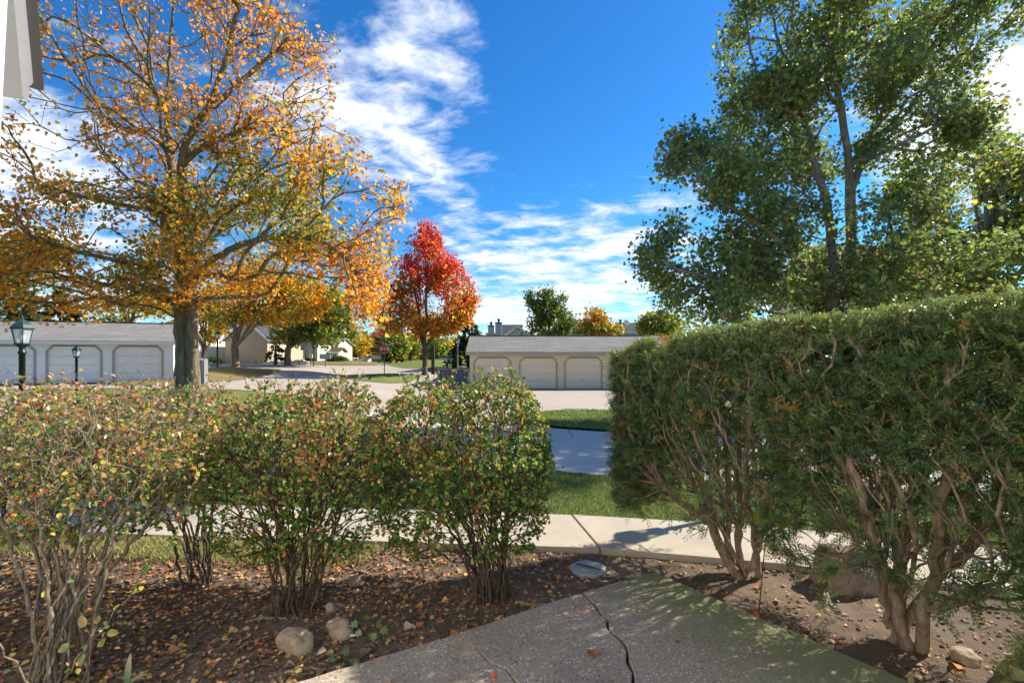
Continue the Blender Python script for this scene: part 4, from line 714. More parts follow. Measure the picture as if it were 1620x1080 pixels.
def twigs(n, seed):
    r = random.Random(seed); mb = MB()
    for _ in range(n):
        x = r.uniform(-4, 3.5); y = r.uniform(1.5, 4.3)
        if y > float(edge_y(SW_N, x)) - .1 or bool(in_path(np.array(x), np.array(y))): continue
        a = r.uniform(0, 3.14); L = r.uniform(.05, .22); q = r.uniform(.0012, .003); p = Vector((x, y, soil_h(x, y) + .006))
        for k in range(3):
            a += r.uniform(-.35, .35); e = p + Vector((math.cos(a), math.sin(a), 0)) * L / 3; e.z = soil_h(e.x, e.y) + .006 + r.uniform(0, .008)
            mb.bar(p, e, q, 4, q * .8); p = e
    o = mb.build('twig_litter', M['wood'], kind='stuff'); o['label'] = 'thin dead twigs lying on the soil'
twigs(420, 5)

def rock(name, label, px, py, wpx, hpx, m, seed, dep=.8, group=None, cat='rock', z=None, sink=.27):
    r = random.Random(seed); z = z or CAMH * F / (py + hpx / 2 - HY); x = (px - CX) / F * z; gz = soil_h(x, z) if z < 5 else Tf(x, z); a = wpx / F * z / 2; c = hpx / F * z * .62
    mb = MB(); n, k = 18, 26; off = Vector((seed * 3.1, seed, 2.)); vs_ = []
    for i in range(n + 1):
        th = math.pi * i / n
        for j in range(k):
            ph = 2 * math.pi * j / k; d = Vector((math.sin(th) * math.cos(ph), math.sin(th) * math.sin(ph), math.cos(th))); q = 1 + .34 * mnoise.noise(d * 1.1 + off) + .14 * mnoise.noise(d * 2.6 + off) + .05 * mnoise.noise(d * 7 + off)
            s_ = lambda v: math.copysign(abs(v)**.82, v); vs_.append((s_(d.x) * a * q, s_(d.y) * a * dep * q, s_(d.z) * c * q + c * (1 - sink * 2) * .9))
    fs = [(i * k + j, (i + 1) * k + j, (i + 1) * k + (j + 1) % k, i * k + (j + 1) % k) for i in range(n) for j in range(k)]
    o = mb.add(vs_, fs).build(name, M[m], loc=(x, z, gz), smooth=True); return tag(o, label, cat, group)
rock('rock', 'rounded tan rock at the foot of the orange-leaved shrub, left of the pair', 470, 993, 50, 36, 'rock_tan', 1); rock('rock', 'flatter grey-brown rock, right of the pair by the path', 538, 975, 44, 25, 'rock_tan', 2)
rock('rock', 'large brown boulder behind the yew trunks at the sidewalk edge', 1342, 880, 110, 66, 'rock_pink', 3, .6); rock('rock', 'flat buff stone in the soil near the bottom right corner', 1527, 1018, 42, 20, 'rock_tan', 4)
rock('rock', 'small pale stone on the soil just left of the first shrub stems', 523, 950, 16, 14, 'rock_tan', 5); rock('rock', 'half-buried stone near the yew shoot at the right edge', 1600, 1040, 36, 20, 'rock_tan', 6)
rock('rock', 'grey stone lying against the mossy path edge under the yew', 1268, 996, 12, 9, 'rock_pale', 7); rock('rock', 'small round stone behind the orange-leaved shrub', 560, 905, 20, 14, 'rock_pink', 8)
# stepping stone with a cast fern leaf
def stepstone():
    z = 3.95; x = .62; gz = soil_h(x, z) + .012; t = thing('stepping_stone', 'round bluish stepping stone with a fern leaf cast in it, on the bare soil', 'stepping stone', (x, z, gz)); mb = MB(); k = 40
    rr = [.145 * (1 + .05 * math.sin(5 * a) + .03 * math.sin(9 * a + 1)) for a in [2 * math.pi * j / k for j in range(k)]]
    v = []
    for f, h in ((1, -.03), (1, .010), (.95, .018), (.0, .019)): v += [(rr[j] * f * math.cos(2 * math.pi * j / k), rr[j] * f * math.sin(2 * math.pi * j / k) * .95, h) for j in range(k)]
    mb.add(v, [(i * k + j, i * k + (j + 1) % k, (i + 1) * k + (j + 1) % k, (i + 1) * k + j) for i in range(3) for j in range(k)]); mb.build('disc', M['stepstone'], t)
    f = MB(); f.bar((-.09, .06, .02), (.09, -.055, .02), .005, 5)
    for i in range(9):
        u = i / 8; p = Vector((-.085 + .165 * u, .055 - .105 * u, .02)); L = .05 * (1 - .7 * abs(u - .35) * 1.3)
        for s in (1, -1): d = Vector((.5 + .1 * s, .55 * s - .35, 0)).normalized() if s > 0 else Vector((-.05, -.9, 0)).normalized(); f.bar(p, p + d * max(.01, L), .007, 4, .002)
    f.build('fern_relief', plain('fern_dark', (.08, .085, .085), .7), t)  # fern coloured darker than the disc to strengthen its contrast
stepstone()
# single leaves and bits one can point to
def one_leaf(label, px, py, size, c, ang, shape='lobed', cat='leaf', lift=.012, onsoil=True, name='fallen_leaf'):
    z = CAMH * F / (py - HY); x = (px - CX) / F * z; gz = (soil_h(x, z) if onsoil else .0) + lift; D = np.array([[math.cos(ang), math.sin(ang), .18]]); m1 = leaves_mesh(name, np.zeros((1, 3)), D, np.array([[.3, -.5, 1.]]), np.array([size]), np.array([c]), M['litter'], shape, .45, curl=.25); o = link(name, m1, loc=(x, z, gz)); tag(o, label, cat, 'single fallen leaves')
one_leaf('curled orange-brown leaf on the path beside the wide crack', 942, 1042, .085, (.42, .16, .05), 2.0, onsoil=False); one_leaf('small brown leaf on the path near the top of the crack', 918, 971, .04, (.3, .12, .05), .6, onsoil=False)
one_leaf('bright rust leaf at the mossy edge of the path', 1190, 963, .07, (.40, .09, .03), .3); one_leaf('red leaf lying alone on the left slab', 779, 1075, .04, (.45, .07, .03), 1, onsoil=False)
one_leaf('orange leaf on the soil by the left path edge', 667, 980, .06, (.48, .14, .04), 2.5); one_leaf('orange leaf resting at the path edge left of the cracks', 712, 995, .07, (.40, .15, .05), .2)
one_leaf('red and yellow leaf on the soil in the bottom right', 1516, 1044, .075, (.58, .2, .03), 1.2); one_leaf('dark orange leaf below the end yew trunk', 1193, 919, .05, (.42, .12, .04), .4)
one_leaf('white plastic scrap lying by the flatter rock', 548, 996, .085, (.72, .78, .82), .25, 'thin', 'scrap', name='plastic_scrap')
def striped():
    x, z = W(200, 1070, 2.56)[:2]; g = soil_h(x, z); t = thing('strap_leaf_plant', 'two strap leaves fading from green to cream at the bottom left', 'plant', (x, z, g)); 
    for lean, L, bend in (((.10, .0), .21, .25), ((.42, -.05), .16, 1.4)):
        n = 9; V, C = [], []
        for i in range(n + 1):
            u = i / n; p = np.array([lean[0] * L * (u + bend * u * u), lean[1] * L * u, L * (u - .32 * bend * u * u)]); w = .017 * math.sin(math.pi * min(1, u * .86 + .14))**.8; c = np.array((.03, .22, .12)) * (1 - u) + np.array((.62, .58, .33)) * u
            for s, hh in ((-1, .004), (0, 0), (1, .004)): V.append(p + np.array([s * w, -hh, hh])); C.append(c)
        f = [(i * 3 + j, i * 3 + j + 1, i * 3 + j + 4, i * 3 + j + 3) for i in range(n) for j in range(2)]; link('leaf', raw_mesh('strap_leaf', np.array(V), [np.array(f)], M['leaf_shrub'], np.array(C), smooth=True), t)
striped()
def leafy_plant(name, label, px, py, z, spots, size, pal, shape='oval', cat='plant', stem=True, h0=None, droop=.2):
    """a stalk with single large leaves, every leaf a part"""
    base = W(px, py, z); base[2] = soil_h(base[0], base[1]) if h0 is None else h0; t = thing(name, label, cat, tuple(base)); rng = np.random.default_rng(int(px)); mb = MB(); mid = np.mean([W(a, b, z + c) for a, b, c, _ in spots], 0) - base; mid = mid * 1.0; mb.bar((0, 0, 0), tuple(mid), .005, 5, .003)
    for (qx, qy, dz, s) in spots:
        p = W(qx, qy, z + dz) - base; src = mid * (.55 + .45 * float(np.clip(p[2] / (mid[2] + 1e-6), 0, 1))); mb.bar(tuple(src), tuple(p), .002, 4, .001); D = unit(p - src + rng.normal(0, .03, 3) + np.array([0, 0, -droop * .1])); c = np.array(pal[rng.integers(len(pal))]) * rng.uniform(.85, 1.15)
        me = leaves_mesh('leaf', p[None] * 0, D[None], np.array([[rng.uniform(-.3, .3), -.8, .45]]), np.array([size * s]), c[None], M['leaf_shrub'], shape, .2); link('leaf', me, t, tuple(p))
    mb.build('stem', M['bark_shrub'], t)
leafy_plant('sapling', 'sapling with large yellow-green round leaves growing inside the yew hedge', 1200, 900, 3.30, [(1198, 742, 0, 1), (1212, 735, .05, .9), (1228, 742, 0, 1.), (1205, 782, 0, .8), (1240, 768, .02, 1), (1216, 805, 0, 1.25), (1200, 808, -.02, .8), (1238, 815, 0, 1.1), (1252, 822, .03, 1), (1190, 760, .05, .8), (1218, 700, .1, .7), (1232, 718, .1, .8)], .085, [(.25, .33, .03), (.34, .34, .03), (.16, .28, .03)], 'round')
leafy_plant('ivy_sprig', 'green ivy sprig lying beside the flatter rock', 585, 998, 2.98, [(566, 985, .05, 1), (580, 980, .06, 1), (596, 983, .05, 1), (604, 992, 0, 1.1), (590, 1000, -.03, 1), (572, 998, -.03, .9), (583, 990, 0, .9)], .055, [(.13, .24, .06), (.2, .3, .09)], 'maple')
leafy_plant('ivy_sprig', 'second ivy sprig at the left edge of the path', 545, 1045, 2.75, [(530, 1040, 0, 1), (545, 1036, .03, 1), (558, 1042, 0, .9), (540, 1050, -.03, .9)], .05, [(.13, .24, .06), (.2, .3, .09)], 'maple')
leafy_plant('weed', 'leafy weed with long yellow-green leaves under the grey limbs at bottom left', 135, 1060, 2.45, [(110, 1020, 0, 1.1), (135, 990, .05, 1.1), (160, 1012, 0, 1), (130, 1035, -.05, 1.1), (155, 985, .08, .9), (170, 1000, 0, .9)], .062, [(.20, .26, .06), (.30, .27, .06)], 'ovate')
def stick(label, pts, r, m='wood'):
    p = resample([np.array(q) for q in pts], 14); rng = np.random.default_rng(int(abs(p[0][0]) * 100)); p[:, 2] = [soil_h(a, b) + r * .5 for a, b in p[:, :2]]; p[1:-1] += rng.normal(0, r * .35, p[1:-1].shape); mb = MB()
    for k, (a, b) in enumerate(zip(p[:-1], p[1:])): mb.bar(tuple(a - p[0]), tuple(b - p[0]), r * (1 - .04 * k), 7, r * (1 - .04 * (k + 1)))
    tag(mb.build('exposed_root', M[m], loc=tuple(p[0]), smooth=True), label, 'root', 'roots lying on the soil')
def gp(px, py): z = CAMH * F / (py - HY); return np.array([(px - CX) / F * z, z, 0])
stick('thick pale root lying between the leafy shrub and the path tip', [gp(815, 940), gp(845, 944), gp(878, 945)], .016); stick('thin crooked root reaching left from the leafy shrub', [gp(755, 915), gp(742, 938), gp(722, 947), gp(708, 950)], .008)
stick('long root curving past the left rock toward the path', [gp(477, 1038), gp(500, 1025), gp(530, 1020), gp(552, 1022)], .009); stick('lower root near the bottom edge of the bed', [gp(425, 1056), gp(460, 1046), gp(490, 1043), gp(515, 1050)], .011); stick('flat root left of the tan rocks', [gp(390, 975), gp(420, 968), gp(455, 972)], .010)

# ------------------------------------------------------------------ lamps and signs
def lantern(label, px, top_py, z, s=1., H=None, group='lantern posts', post='black'):
    x = (px - CX) / F * z; gz = Tf(x, z) - .03; topz = CAMH + (HY - top_py) / F * z; t = thing('lamp_post', label, 'lamp post', (x, z, gz), R(20), group); h = topz - gz; a = s
    MB().lathe([(.09 * a, 0), (.07 * a, .12), (.045 * a, .16), (.045 * a, h - .70 * a), (.06 * a, h - .69 * a), (.06 * a, h - .66 * a), (.045 * a, h - .64 * a), (.04 * a, h - .58 * a)], 14).build('post', M[post], t, smooth=True)
    MB().lathe([(.03 * a, h - .60 * a), (.085 * a, h - .55 * a), (.12 * a, h - .52 * a), (.12 * a, h - .50 * a)], 6).build('gallery', M['green_metal'], t)
    MB().lathe([(.10 * a, h - .50 * a), (.15 * a, h - .25 * a)], 6).build('glass', M['lamp_glass'], t); mb = MB()
    for j in range(6): q = 2 * math.pi * j / 6; mb.bar((.102 * a * math.cos(q), .102 * a * math.sin(q), h - .5 * a), (.153 * a * math.cos(q), .153 * a * math.sin(q), h - .25 * a), .006 * a, 4)
    mb.build('cage', M['green_metal'], t); MB().lathe([(.18 * a, h - .25 * a), (.185 * a, h - .235 * a), (.14 * a, h - .17 * a), (.07 * a, h - .11 * a), (.045 * a, h - .09 * a), (.02 * a, h - .07 * a), (.03 * a, h - .05 * a), (.012 * a, h - .03 * a), (.004 * a, h)], 6).build('hood', M['green_metal'], t)
    MB().lathe([(.025 * a, h - .50 * a), (.045 * a, h - .42 * a), (.045 * a, h - .34 * a), (.02 * a, h - .28 * a)], 10).build('bulb', M['bulb'], t, smooth=True)
lantern('largest black lantern post, standing at the left edge before the garages', 35, 498, 8.6); lantern('small black lantern post in front of the middle white garage door', 121, 545, 18.5, .9); lantern('black lantern post at the end of the sidewalk behind the yew hedge', 1241, 530, 5.5, .9)
lantern('tall thin lantern post left of the forked maple', 344, 522, 36, 1.25); lantern('grey lantern post left of the beige garage before the spruce', 724, 532, 46, 1.35, post='grey_metal'); lantern('distant lantern post before the sage house', 496, 542, 50, 1.1, post='green_metal')
def post(name, label, px, top, z, w=.1, m='post_dark', cat='post'):
    x = (px - CX) / F * z; gz = Tf(x, z) - .05; h = CAMH + (HY - top) / F * z - gz; o = MB().box(-w / 2, w / 2, -w / 2, w / 2, 0, h - .06).add([(-w / 2, -w / 2, h - .06), (w / 2, -w / 2, h - .06), (w / 2, w / 2, h - .06), (-w / 2, w / 2, h - .06), (0, 0, h)], [(0, 1, 4), (1, 2, 4), (2, 3, 4), (3, 0, 4)]).build(name, M[m], loc=(x, z, gz)); tag(o, label, cat)
post('post', 'plain black post right of the red maple trunk', 685, 545, 44, .28)
def stop_sign():
    z = 42; x, _, cz = W(608, 552, z); gz = Tf(x, z) - .05; t = thing('stop_sign', 'red octagonal STOP sign on a dark post at the road junction', 'stop sign', (x, z, gz)); h = cz - gz; a = .40
    MB().box(-.035, .035, .02, .06, 0, h + .3).build('post', M['green_metal'], t)
    def octo(r, y0, y1): return MB().prism([(r * math.cos(math.pi / 8 + k * math.pi / 4), h + r * math.sin(math.pi / 8 + k * math.pi / 4)) for k in range(8)], y0, y1)
    octo(a, -.0, .012).build('border', M['white'], t); octo(a * .93, -.008, -.004).build('face', M['stop_red'], t)
    cu = bpy.data.curves.new('stop_text', 'FONT'); cu.body = 'STOP'; cu.align_x = 'CENTER'; cu.align_y = 'CENTER'; cu.size = .34; cu.extrude = .003; cu.offset = .008; tmp = bpy.data.objects.new('tmp', cu); COL.objects.link(tmp); dg = bpy.context.evaluated_depsgraph_get(); dg.update(); me = bpy.data.meshes.new_from_object(tmp.evaluated_get(dg)); bpy.data.objects.remove(tmp)
    me.materials.clear(); me.materials.append(M['white']); o = link('lettering', me, t, (0, -.013, h)); o.rotation_euler = (R(90), 0, 0)
stop_sign()
def diamond():
    z = 74; x, _, cz = W(641.5, 564, z); gz = Tf(x, z); t = thing('road_sign', 'yellow diamond warning sign far up the road', 'road sign', (x, z, gz)); h = cz - gz; MB().box(-.03, .03, .02, .06, 0, h).build('post', M['grey_metal'], t); MB().prism([(-.5, h), (0, h - .5), (.5, h), (0, h + .5)], -.01, .01).build('face', M['sign_yellow'], t)
diamond()
for px, z, top, lab in ((480, 53, 546, 'grey signpost with a blank plate in front of the sage house'),):
    x, _, cz = W(px, top, z); gz = Tf(x, z); t = thing('signpost', lab, 'signpost', (x, z, gz)); h = cz - gz; MB().box(-.05, .05, 0, .08, 0, h).build('post', M['grey_metal'], t); MB().box(-.3, .3, -.03, 0, h - .55, h).build('plate', M['grey_metal'], t)
for px, py, z, lab in ((492, 562, 52, 'small white notice board on the bank edge'), (515, 563, 50, 'grey mailbox cluster beside the road')):
    x, _, cz = W(px, py, z); gz = Tf(x, z); t = thing('notice_board' if px == 492 else 'mailbox', lab, 'board' if px == 492 else 'mailbox', (x, z, gz)); h = cz - gz; MB().box(-.05, .05, -.02, .06, 0, h).build('post', M['wood'], t); MB().box(-.2 if px == 492 else -.55, .2 if px == 492 else .55, -.15, -.025, h - .3, h + .2).build('panel' if px == 492 else 'box', M['white' if px == 492 else 'grey_metal'], t)

# ------------------------------------------------------------------ garages
def garage(label, org, ang, length, doors, depth, hw, rise, wall, roofm, doorm, trim, dh, sects=4, over=.25, soffit='white'):
    """org = ground point of the right-hand front corner (local x runs left to right along the front, y into the building)"""
    t = thing('garage', label, 'garage', org, ang); x0 = -length; x1 = 0
    # front wall built round the door openings so doors are recessed
    front = MB(); cur = x0
    for (a, b) in sorted(doors):
        c = (b - a) * .13; front.box(cur, a, 0, .15, 0, hw); front.box(a, b, 0, .15, dh, hw)
        front.prism([(a, dh), (a, dh - c), (a + c, dh)], .0, .15); front.prism([(b, dh), (b - c, dh), (b, dh - c)], .0, .15); cur = b
    front.box(cur, x1, 0, .15, 0, hw); front.build('front_wall', M[wall], t)
    MB().box(x0, x0 + .15, .15, depth, 0, hw).prism([(0, 0)] * 3, 0, 0).build('side_wall', M[wall], t) if False else None
    for xa in (x0, x1 - .15):
        s = MB(); s.add([(xa, .152, 0), (xa, depth - .15, 0), (xa, depth - .15, hw), (xa, depth / 2, hw + rise * .93), (xa, .152, hw), (xa + .15, .152, 0), (xa + .15, depth - .15, 0), (xa + .15, depth - .15, hw), (xa + .15, depth / 2, hw + rise * .93), (xa + .15, .152, hw)],
                        [(4, 3, 2, 1, 0), (5, 6, 7, 8, 9), (0, 5, 9, 4), (4, 9, 8, 3), (3, 8, 7, 2), (0, 1, 6, 5)]); s.build('side_wall', M[wall], t)
    MB().box(x0, x1, depth - .148, depth, 0, hw).build('back_wall', M[wall], t)
    r = MB(); th = .09; o = over; sl = rise / (depth / 2)
    for s in (0, 1):
        ya, yb = (-o, depth / 2) if s == 0 else (depth + o, depth / 2); za = hw + .03 - o * sl; zb = hw + .03 + rise
        r.add([(x0 - o, ya, za), (x1 + o, ya, za), (x1 + o, yb, zb), (x0 - o, yb, zb), (x0 - o, ya, za + th), (x1 + o, ya, za + th), (x1 + o, yb, zb + th), (x0 - o, yb, zb + th)], [(0, 3, 2, 1), (4, 5, 6, 7), (0, 1, 5, 4), (1, 2, 6, 5), (3, 0, 4, 7)])
    rf = r.build('roof', M[roofm], t); MB().box(x0 - o, x1 + o, -o - .03, -o - .002, hw - o * sl - .10, hw - o * sl + .09).build('fascia', M[soffit], t)
    n = 24; rg = MB(); 
    for q in range(int(length / .9)): rg.box(x0 - o + q * .9, x0 - o + q * .9 + .885, depth / 2 - .16, depth / 2 + .16, hw + rise + .10, hw + rise + .135 + .008 * (q % 2))
    rg.build('ridge_cap', M[roofm], t)
    for (a, b) in doors:
        c = (b - a) * .13; w = .09; d = link('garage_door', None, t); fr = MB(); pts = [(a, 0), (a, dh - c), (a + c, dh), (b - c, dh), (b, dh - c), (b, 0)]; po = [(a - w, 0), (a - w, dh - c + w * .4), (a + c - w * .4, dh + w), (b - c + w * .4, dh + w), (b + w, dh - c + w * .4), (b + w, 0)]
        for k in range(5): fr.prism([pts[k], pts[k + 1], po[k + 1], po[k]], -.045, -.003)
        fr.build('door_frame', M[trim], t)
        for k in range(sects):
            z0 = .02 + k * (dh - .04) / sects; z1 = z0 + (dh - .04) / sects - .012; sec = MB().box(a + .01, b - .01, .06, .10, z0, z1); cols = 4; wv = (b - a) / cols
            for q in range(cols): sec.box(a + q * wv + .09, a + (q + 1) * wv - .09, .045, .06, z0 + .09, z1 - .09)
            if k == 3: # trimmed by the angled corners of the frame
                pass
            sec.build('panel', M[doorm], d)
        MB().box((a + b) / 2 - .06, (a + b) / 2 + .06, .02, .044, .62, .66).build('handle', M['grey_metal'], d)
    return t
# beige garage, four doors seen end on to the drive
zR = 33.2; def_x = lambda px: (px - CX) / F * zR; xl = def_x(743); xr = xl + 13.6; gR = Tf(4, zR) - .02
dr = [(def_x(a) - xr, def_x(b) - xr) for a, b in ((751, 807), (823, 880), (894.5, 951), (966, 1023))]
garage('beige three-door garage with grey shingle roof, straight across the street', (xr, zR, gR), 0, 13.6, dr, 6.0, 2.52, 1.15, 'side_b', 'roof_g', 'door_b', 'trim_tan', 2.14, soffit='trim_tan')
# white garage on the left
th = R(20); cT, sT = math.cos(th), math.sin(th); GX, GY = -20.30, 29.0
def s_at(px): u = (px - CX) / F; return (GX - u * GY) / (cT - u * sT)      # distance to the left of the corner along the front
dl = [(-s_at(a), -s_at(b)) for a, b in ((181, 256), (76, 159), (-30, 54), (-150, -52))]
garage('long white garage with chamfered doors behind the big maple', (GX, GY, Tf(GX, GY) - .0), th, 18.5, dl, 6.4, 2.38, 1.15, 'side_w', 'roof_g', 'door_w', 'trim_grey', 2.10)
# bin, enclosures
def bin_():
    x, y = W(266.5, 600, 30.2)[:2]; gz = Tf(x, y); t = thing('wheelie_bin', 'green wheeled bin beside the white garage end wall', 'bin', (x, y, gz)); MB().add([(-.22, -.25, .08), (.22, -.25, .08), (.22, .25, .08), (-.22, .25, .08), (-.29, -.33, 1.0), (.29, -.33, 1.0), (.29, .33, 1.0), (-.29, .33, 1.0)], [(0, 3, 2, 1), (4, 5, 6, 7), (0, 1, 5, 4), (1, 2, 6, 5), (2, 3, 7, 6), (3, 0, 4, 7)]).build('body', M['green_bin'], t); MB().box(-.31, .31, -.36, .36, 1.003, 1.07).build('lid', M['green_bin'], t)
    for s in (-.2, .2): MB().prism([(s + .0, 0)] * 0 or [(s + .1 * math.cos(a * .785), .1 + .1 * math.sin(a * .785)) for a in range(8)], .2, .26).build('wheel', M['rubber'], t)
bin_()
def enclosure(label, p0, p1, h, panel, pst, nb):
    a = np.array(p0[:2]); b = np.array(p1[:2]); L = float(np.linalg.norm(b - a)); gz = min(Tf(*a), Tf(*b)) - .03; t = thing('dumpster_enclosure', label, 'fence', (a[0], a[1], gz), math.atan2(b[1] - a[1], b[0] - a[0])); bw = L / nb
    for k in range(nb): MB().box(k * bw + .01, (k + 1) * bw - .01, -.02, .02, .05, h - .1).build('board', M[panel], t)
    for q in (0, L): MB().box(q - .08, q + .08, -.08, .08, 0, h).build('post', M[pst], t)
    MB().box(.08, L - .08, -.04, .04, h - .1, h - .02).build('rail', M[pst], t)
enclosure('grey board enclosure just right of the big maple trunk', W(318, 600, 27), W(326, 600, 24.5), 1.45, 'panel_dark', 'white', 6); enclosure('dark board enclosure left of the beige garage', W(694, 590, 36), W(742, 590, 35.5), 1.3, 'panel_dark', 'trim_tan', 7)

# ------------------------------------------------------------------ houses
def house(label, px0, px1, z, eave_py, ridge_py, depth, wall, roofm, ang=0, gable_front=False, windows=(), chimneys=(), name='house', z0=None, porch=None):
    x0 = (px0 - CX) / F * z; x1 = (px1 - CX) / F * z; gz = Tf((x0 + x1) / 2, z) - .2 if z0 is None else z0; he = CAMH + (HY - eave_py) / F * z - gz; hr = CAMH + (HY - ridge_py) / F * (z + (0 if gable_front else depth / 2)) - gz; w = x1 - x0
    t = thing(name, label, 'house', (x0, z, gz), ang); wl = MB(); o = .3; rf = MB(); th = .14
    if gable_front:
        wl.prism([(0, 0), (w, 0), (w, he), (w / 2, hr - .1), (0, he)], 0, depth); sl = (hr - he) / (w / 2)
        for s in (0, 1):
            xa, xb = (-o, w / 2) if s == 0 else (w + o, w / 2); za, zb = he - o * sl, hr; pts = [(xa, za), (xb, zb), (xb, zb + th), (xa, za + th)]; rf.prism(pts, -o, depth + o)
        bg = MB()
        for s in (0, 1):
            xa, xb = (-o, w / 2) if s == 0 else (w + o, w / 2); za, zb = he - o * sl, hr; bg.prism([(xa, za - .12), (xb, zb - .12), (xb, zb + th - .02), (xa, za + th - .02)], -o - .05, -o - .003)
        bg.build('bargeboard', M['white'], t)
    else:
        wl.add([(0, 0, 0), (w, 0, 0), (w, depth, 0), (0, depth, 0), (0, 0, he), (w, 0, he), (w, depth, he), (0, depth, he), (0, depth / 2, hr - .1), (w, depth / 2, hr - .1)], [(0, 1, 5, 4), (1, 2, 6, 9, 5), (2, 3, 7, 6), (3, 0, 4, 8, 7)]); sl = (hr - he) / (depth / 2)
        for s in (0, 1):
            ya, yb = (-o, depth / 2) if s == 0 else (depth + o, depth / 2); za, zb = he - o * sl, hr; rf.add([(-o, ya, za), (w + o, ya, za), (w + o, yb, zb), (-o, yb, zb), (-o, ya, za + th), (w + o, ya, za + th), (w + o, yb, zb + th), (-o, yb, zb + th)], [(0, 3, 2, 1), (4, 5, 6, 7), (0, 1, 5, 4), (1, 2, 6, 5), (3, 0, 4, 7)])
        MB().box(-o, w + o, -o - .05, -o - .003, he - o * sl - .12, he - o * sl + .10).build('fascia', M['white'], t)
    wl.build('wall', M[wall], t); r_ = rf.build('roof', M[roofm], t)
    for (a, b, c, d) in windows:     # in px of the photo
        wa, wb = (a - CX) / F * z - x0, (b - CX) / F * z - x0; ha, hb = CAMH + (HY - d) / F * z - gz, CAMH + (HY - c) / F * z - gz; wn = MB().box(wa - .1, wb + .1, -.07, -.003, ha - .1, ha).box(wa - .1, wb + .1, -.07, -.003, hb, hb + .1).box(wa - .1, wa, -.07, -.003, ha, hb).box(wb, wb + .1, -.07, -.003, ha, hb).box((wa + wb) / 2 - .03, (wa + wb) / 2 + .03, -.06, -.03, ha, hb).build('window', M['white'], t); MB().box(wa, wb, -.028, -.004, ha, hb).build('pane', M['glass_dark'], wn)
    for (a, b, top, dy) in chimneys:
        ca, cb = (a - CX) / F * (z + dy) - x0, (b - CX) / F * (z + dy) - x0; ht = CAMH + (HY - top) / F * (z + dy) - gz; ch = MB().box(ca, cb, dy, dy + (cb - ca) * 1.1, he * .5, ht).build('chimney', M['chimney'], t); MB().box(ca - .06, cb + .06, dy - .06, dy + (cb - ca) * 1.1 + .06, ht, ht + .12).build('cap', M['roof_d'], ch); MB().lathe([(.13, ht + .12), (.13, ht + .4), (.2, ht + .41), (.2, ht + .5), (.02, ht + .6)], 8, ((ca + cb) / 2, dy + .4)).build('flue', M['black'], ch)
    return t
house('tan gabled house wall in tree shade behind the island maple', 356, 423, 53, 536, 506, 9, 'side_t', 'roof_d', 0, True, name='house')
house('lower tan house wing with dark roof left of the gable', 316, 356, 55, 524, 508, 7, 'side_t', 'roof_d', name='house'); house('brown-roofed house glimpsed behind the white garage end', 246, 290, 48, 520, 505, 7, 'side_w', 'roof_r')
house('sage green two-storey house beyond the shaded green tree', 440, 502, 66, 537, 519, 8, 'side_g', 'roof_g', windows=((463, 470, 548, 566), (476, 484, 548, 566), (446, 452, 525, 540))); house('sage gable beside the cream townhouse', 487, 502, 64.5, 537, 526, 5, 'side_g', 'roof_g', 0, True)
house('cream townhouse with a small red-roofed bay near the road bend', 512, 532, 70, 545, 536, 7, 'side_y', 'roof_g', windows=((516, 521, 557, 566), (523, 528, 557, 566))); house('red-roofed low bay of the cream row', 524, 535, 68, 556, 551, 3, 'side_y', 'roof_r', windows=((526, 532, 559, 566),))
house('white low building at the far end of the road', 566, 582, 100, 568, 564, 6, 'side_w', 'roof_d', name='building'); house('brown building partly behind the stop sign post', 588, 612, 96, 566, 561, 6, 'side_t', 'roof_r', name='building')
house('cream house with steep dark roof and two grey chimneys behind the beige garage', 800, 838, 60, 530, 516, 8, 'side_y', 'roof_d', 0, True, windows=((813, 821, 531, 536), (823, 827, 525, 533)), chimneys=((772, 781.5, 516, -1.5), (783.5, 794, 511, -1.5)))
house('dark roof slope of the cream house, in front of its gable', 790, 824, 62, 534, 515, 8, 'side_y', 'roof_d'); house('dark-roofed house mostly hidden by the rust-coloured tree', 905, 955, 60, 520, 507, 8, 'side_y', 'roof_d', windows=((908, 913, 525, 532),))
house('grey-roofed house with a chimney left of the yew hedge top', 990, 1040, 62, 524, 512, 8, 'side_gr', 'roof_d', chimneys=((975, 990, 512, -.5),)); house('pale house wall and roof showing through the tall green tree', 1375, 1560, 24, 445, 392, 9, 'side_y', 'roof_g', windows=((1400, 1425, 455, 490), (1500, 1525, 455, 490)))
def dish():
    x, y, z = W(990.5, 511, 61.3); t = thing('satellite_dish', 'small round satellite dish fixed beside the far grey chimney', 'satellite dish', (x, y, z)); MB().lathe([(.0, 0), (.25, .04), (.42, .12)], 14).build('reflector', M['grey_metal'], t).rotation_euler = (R(70), 0, R(20)); MB().bar((0, .05, 0), (-.05, .2, -1.3), .04, 6).build('mast', M['grey_metal'], t)
dish()
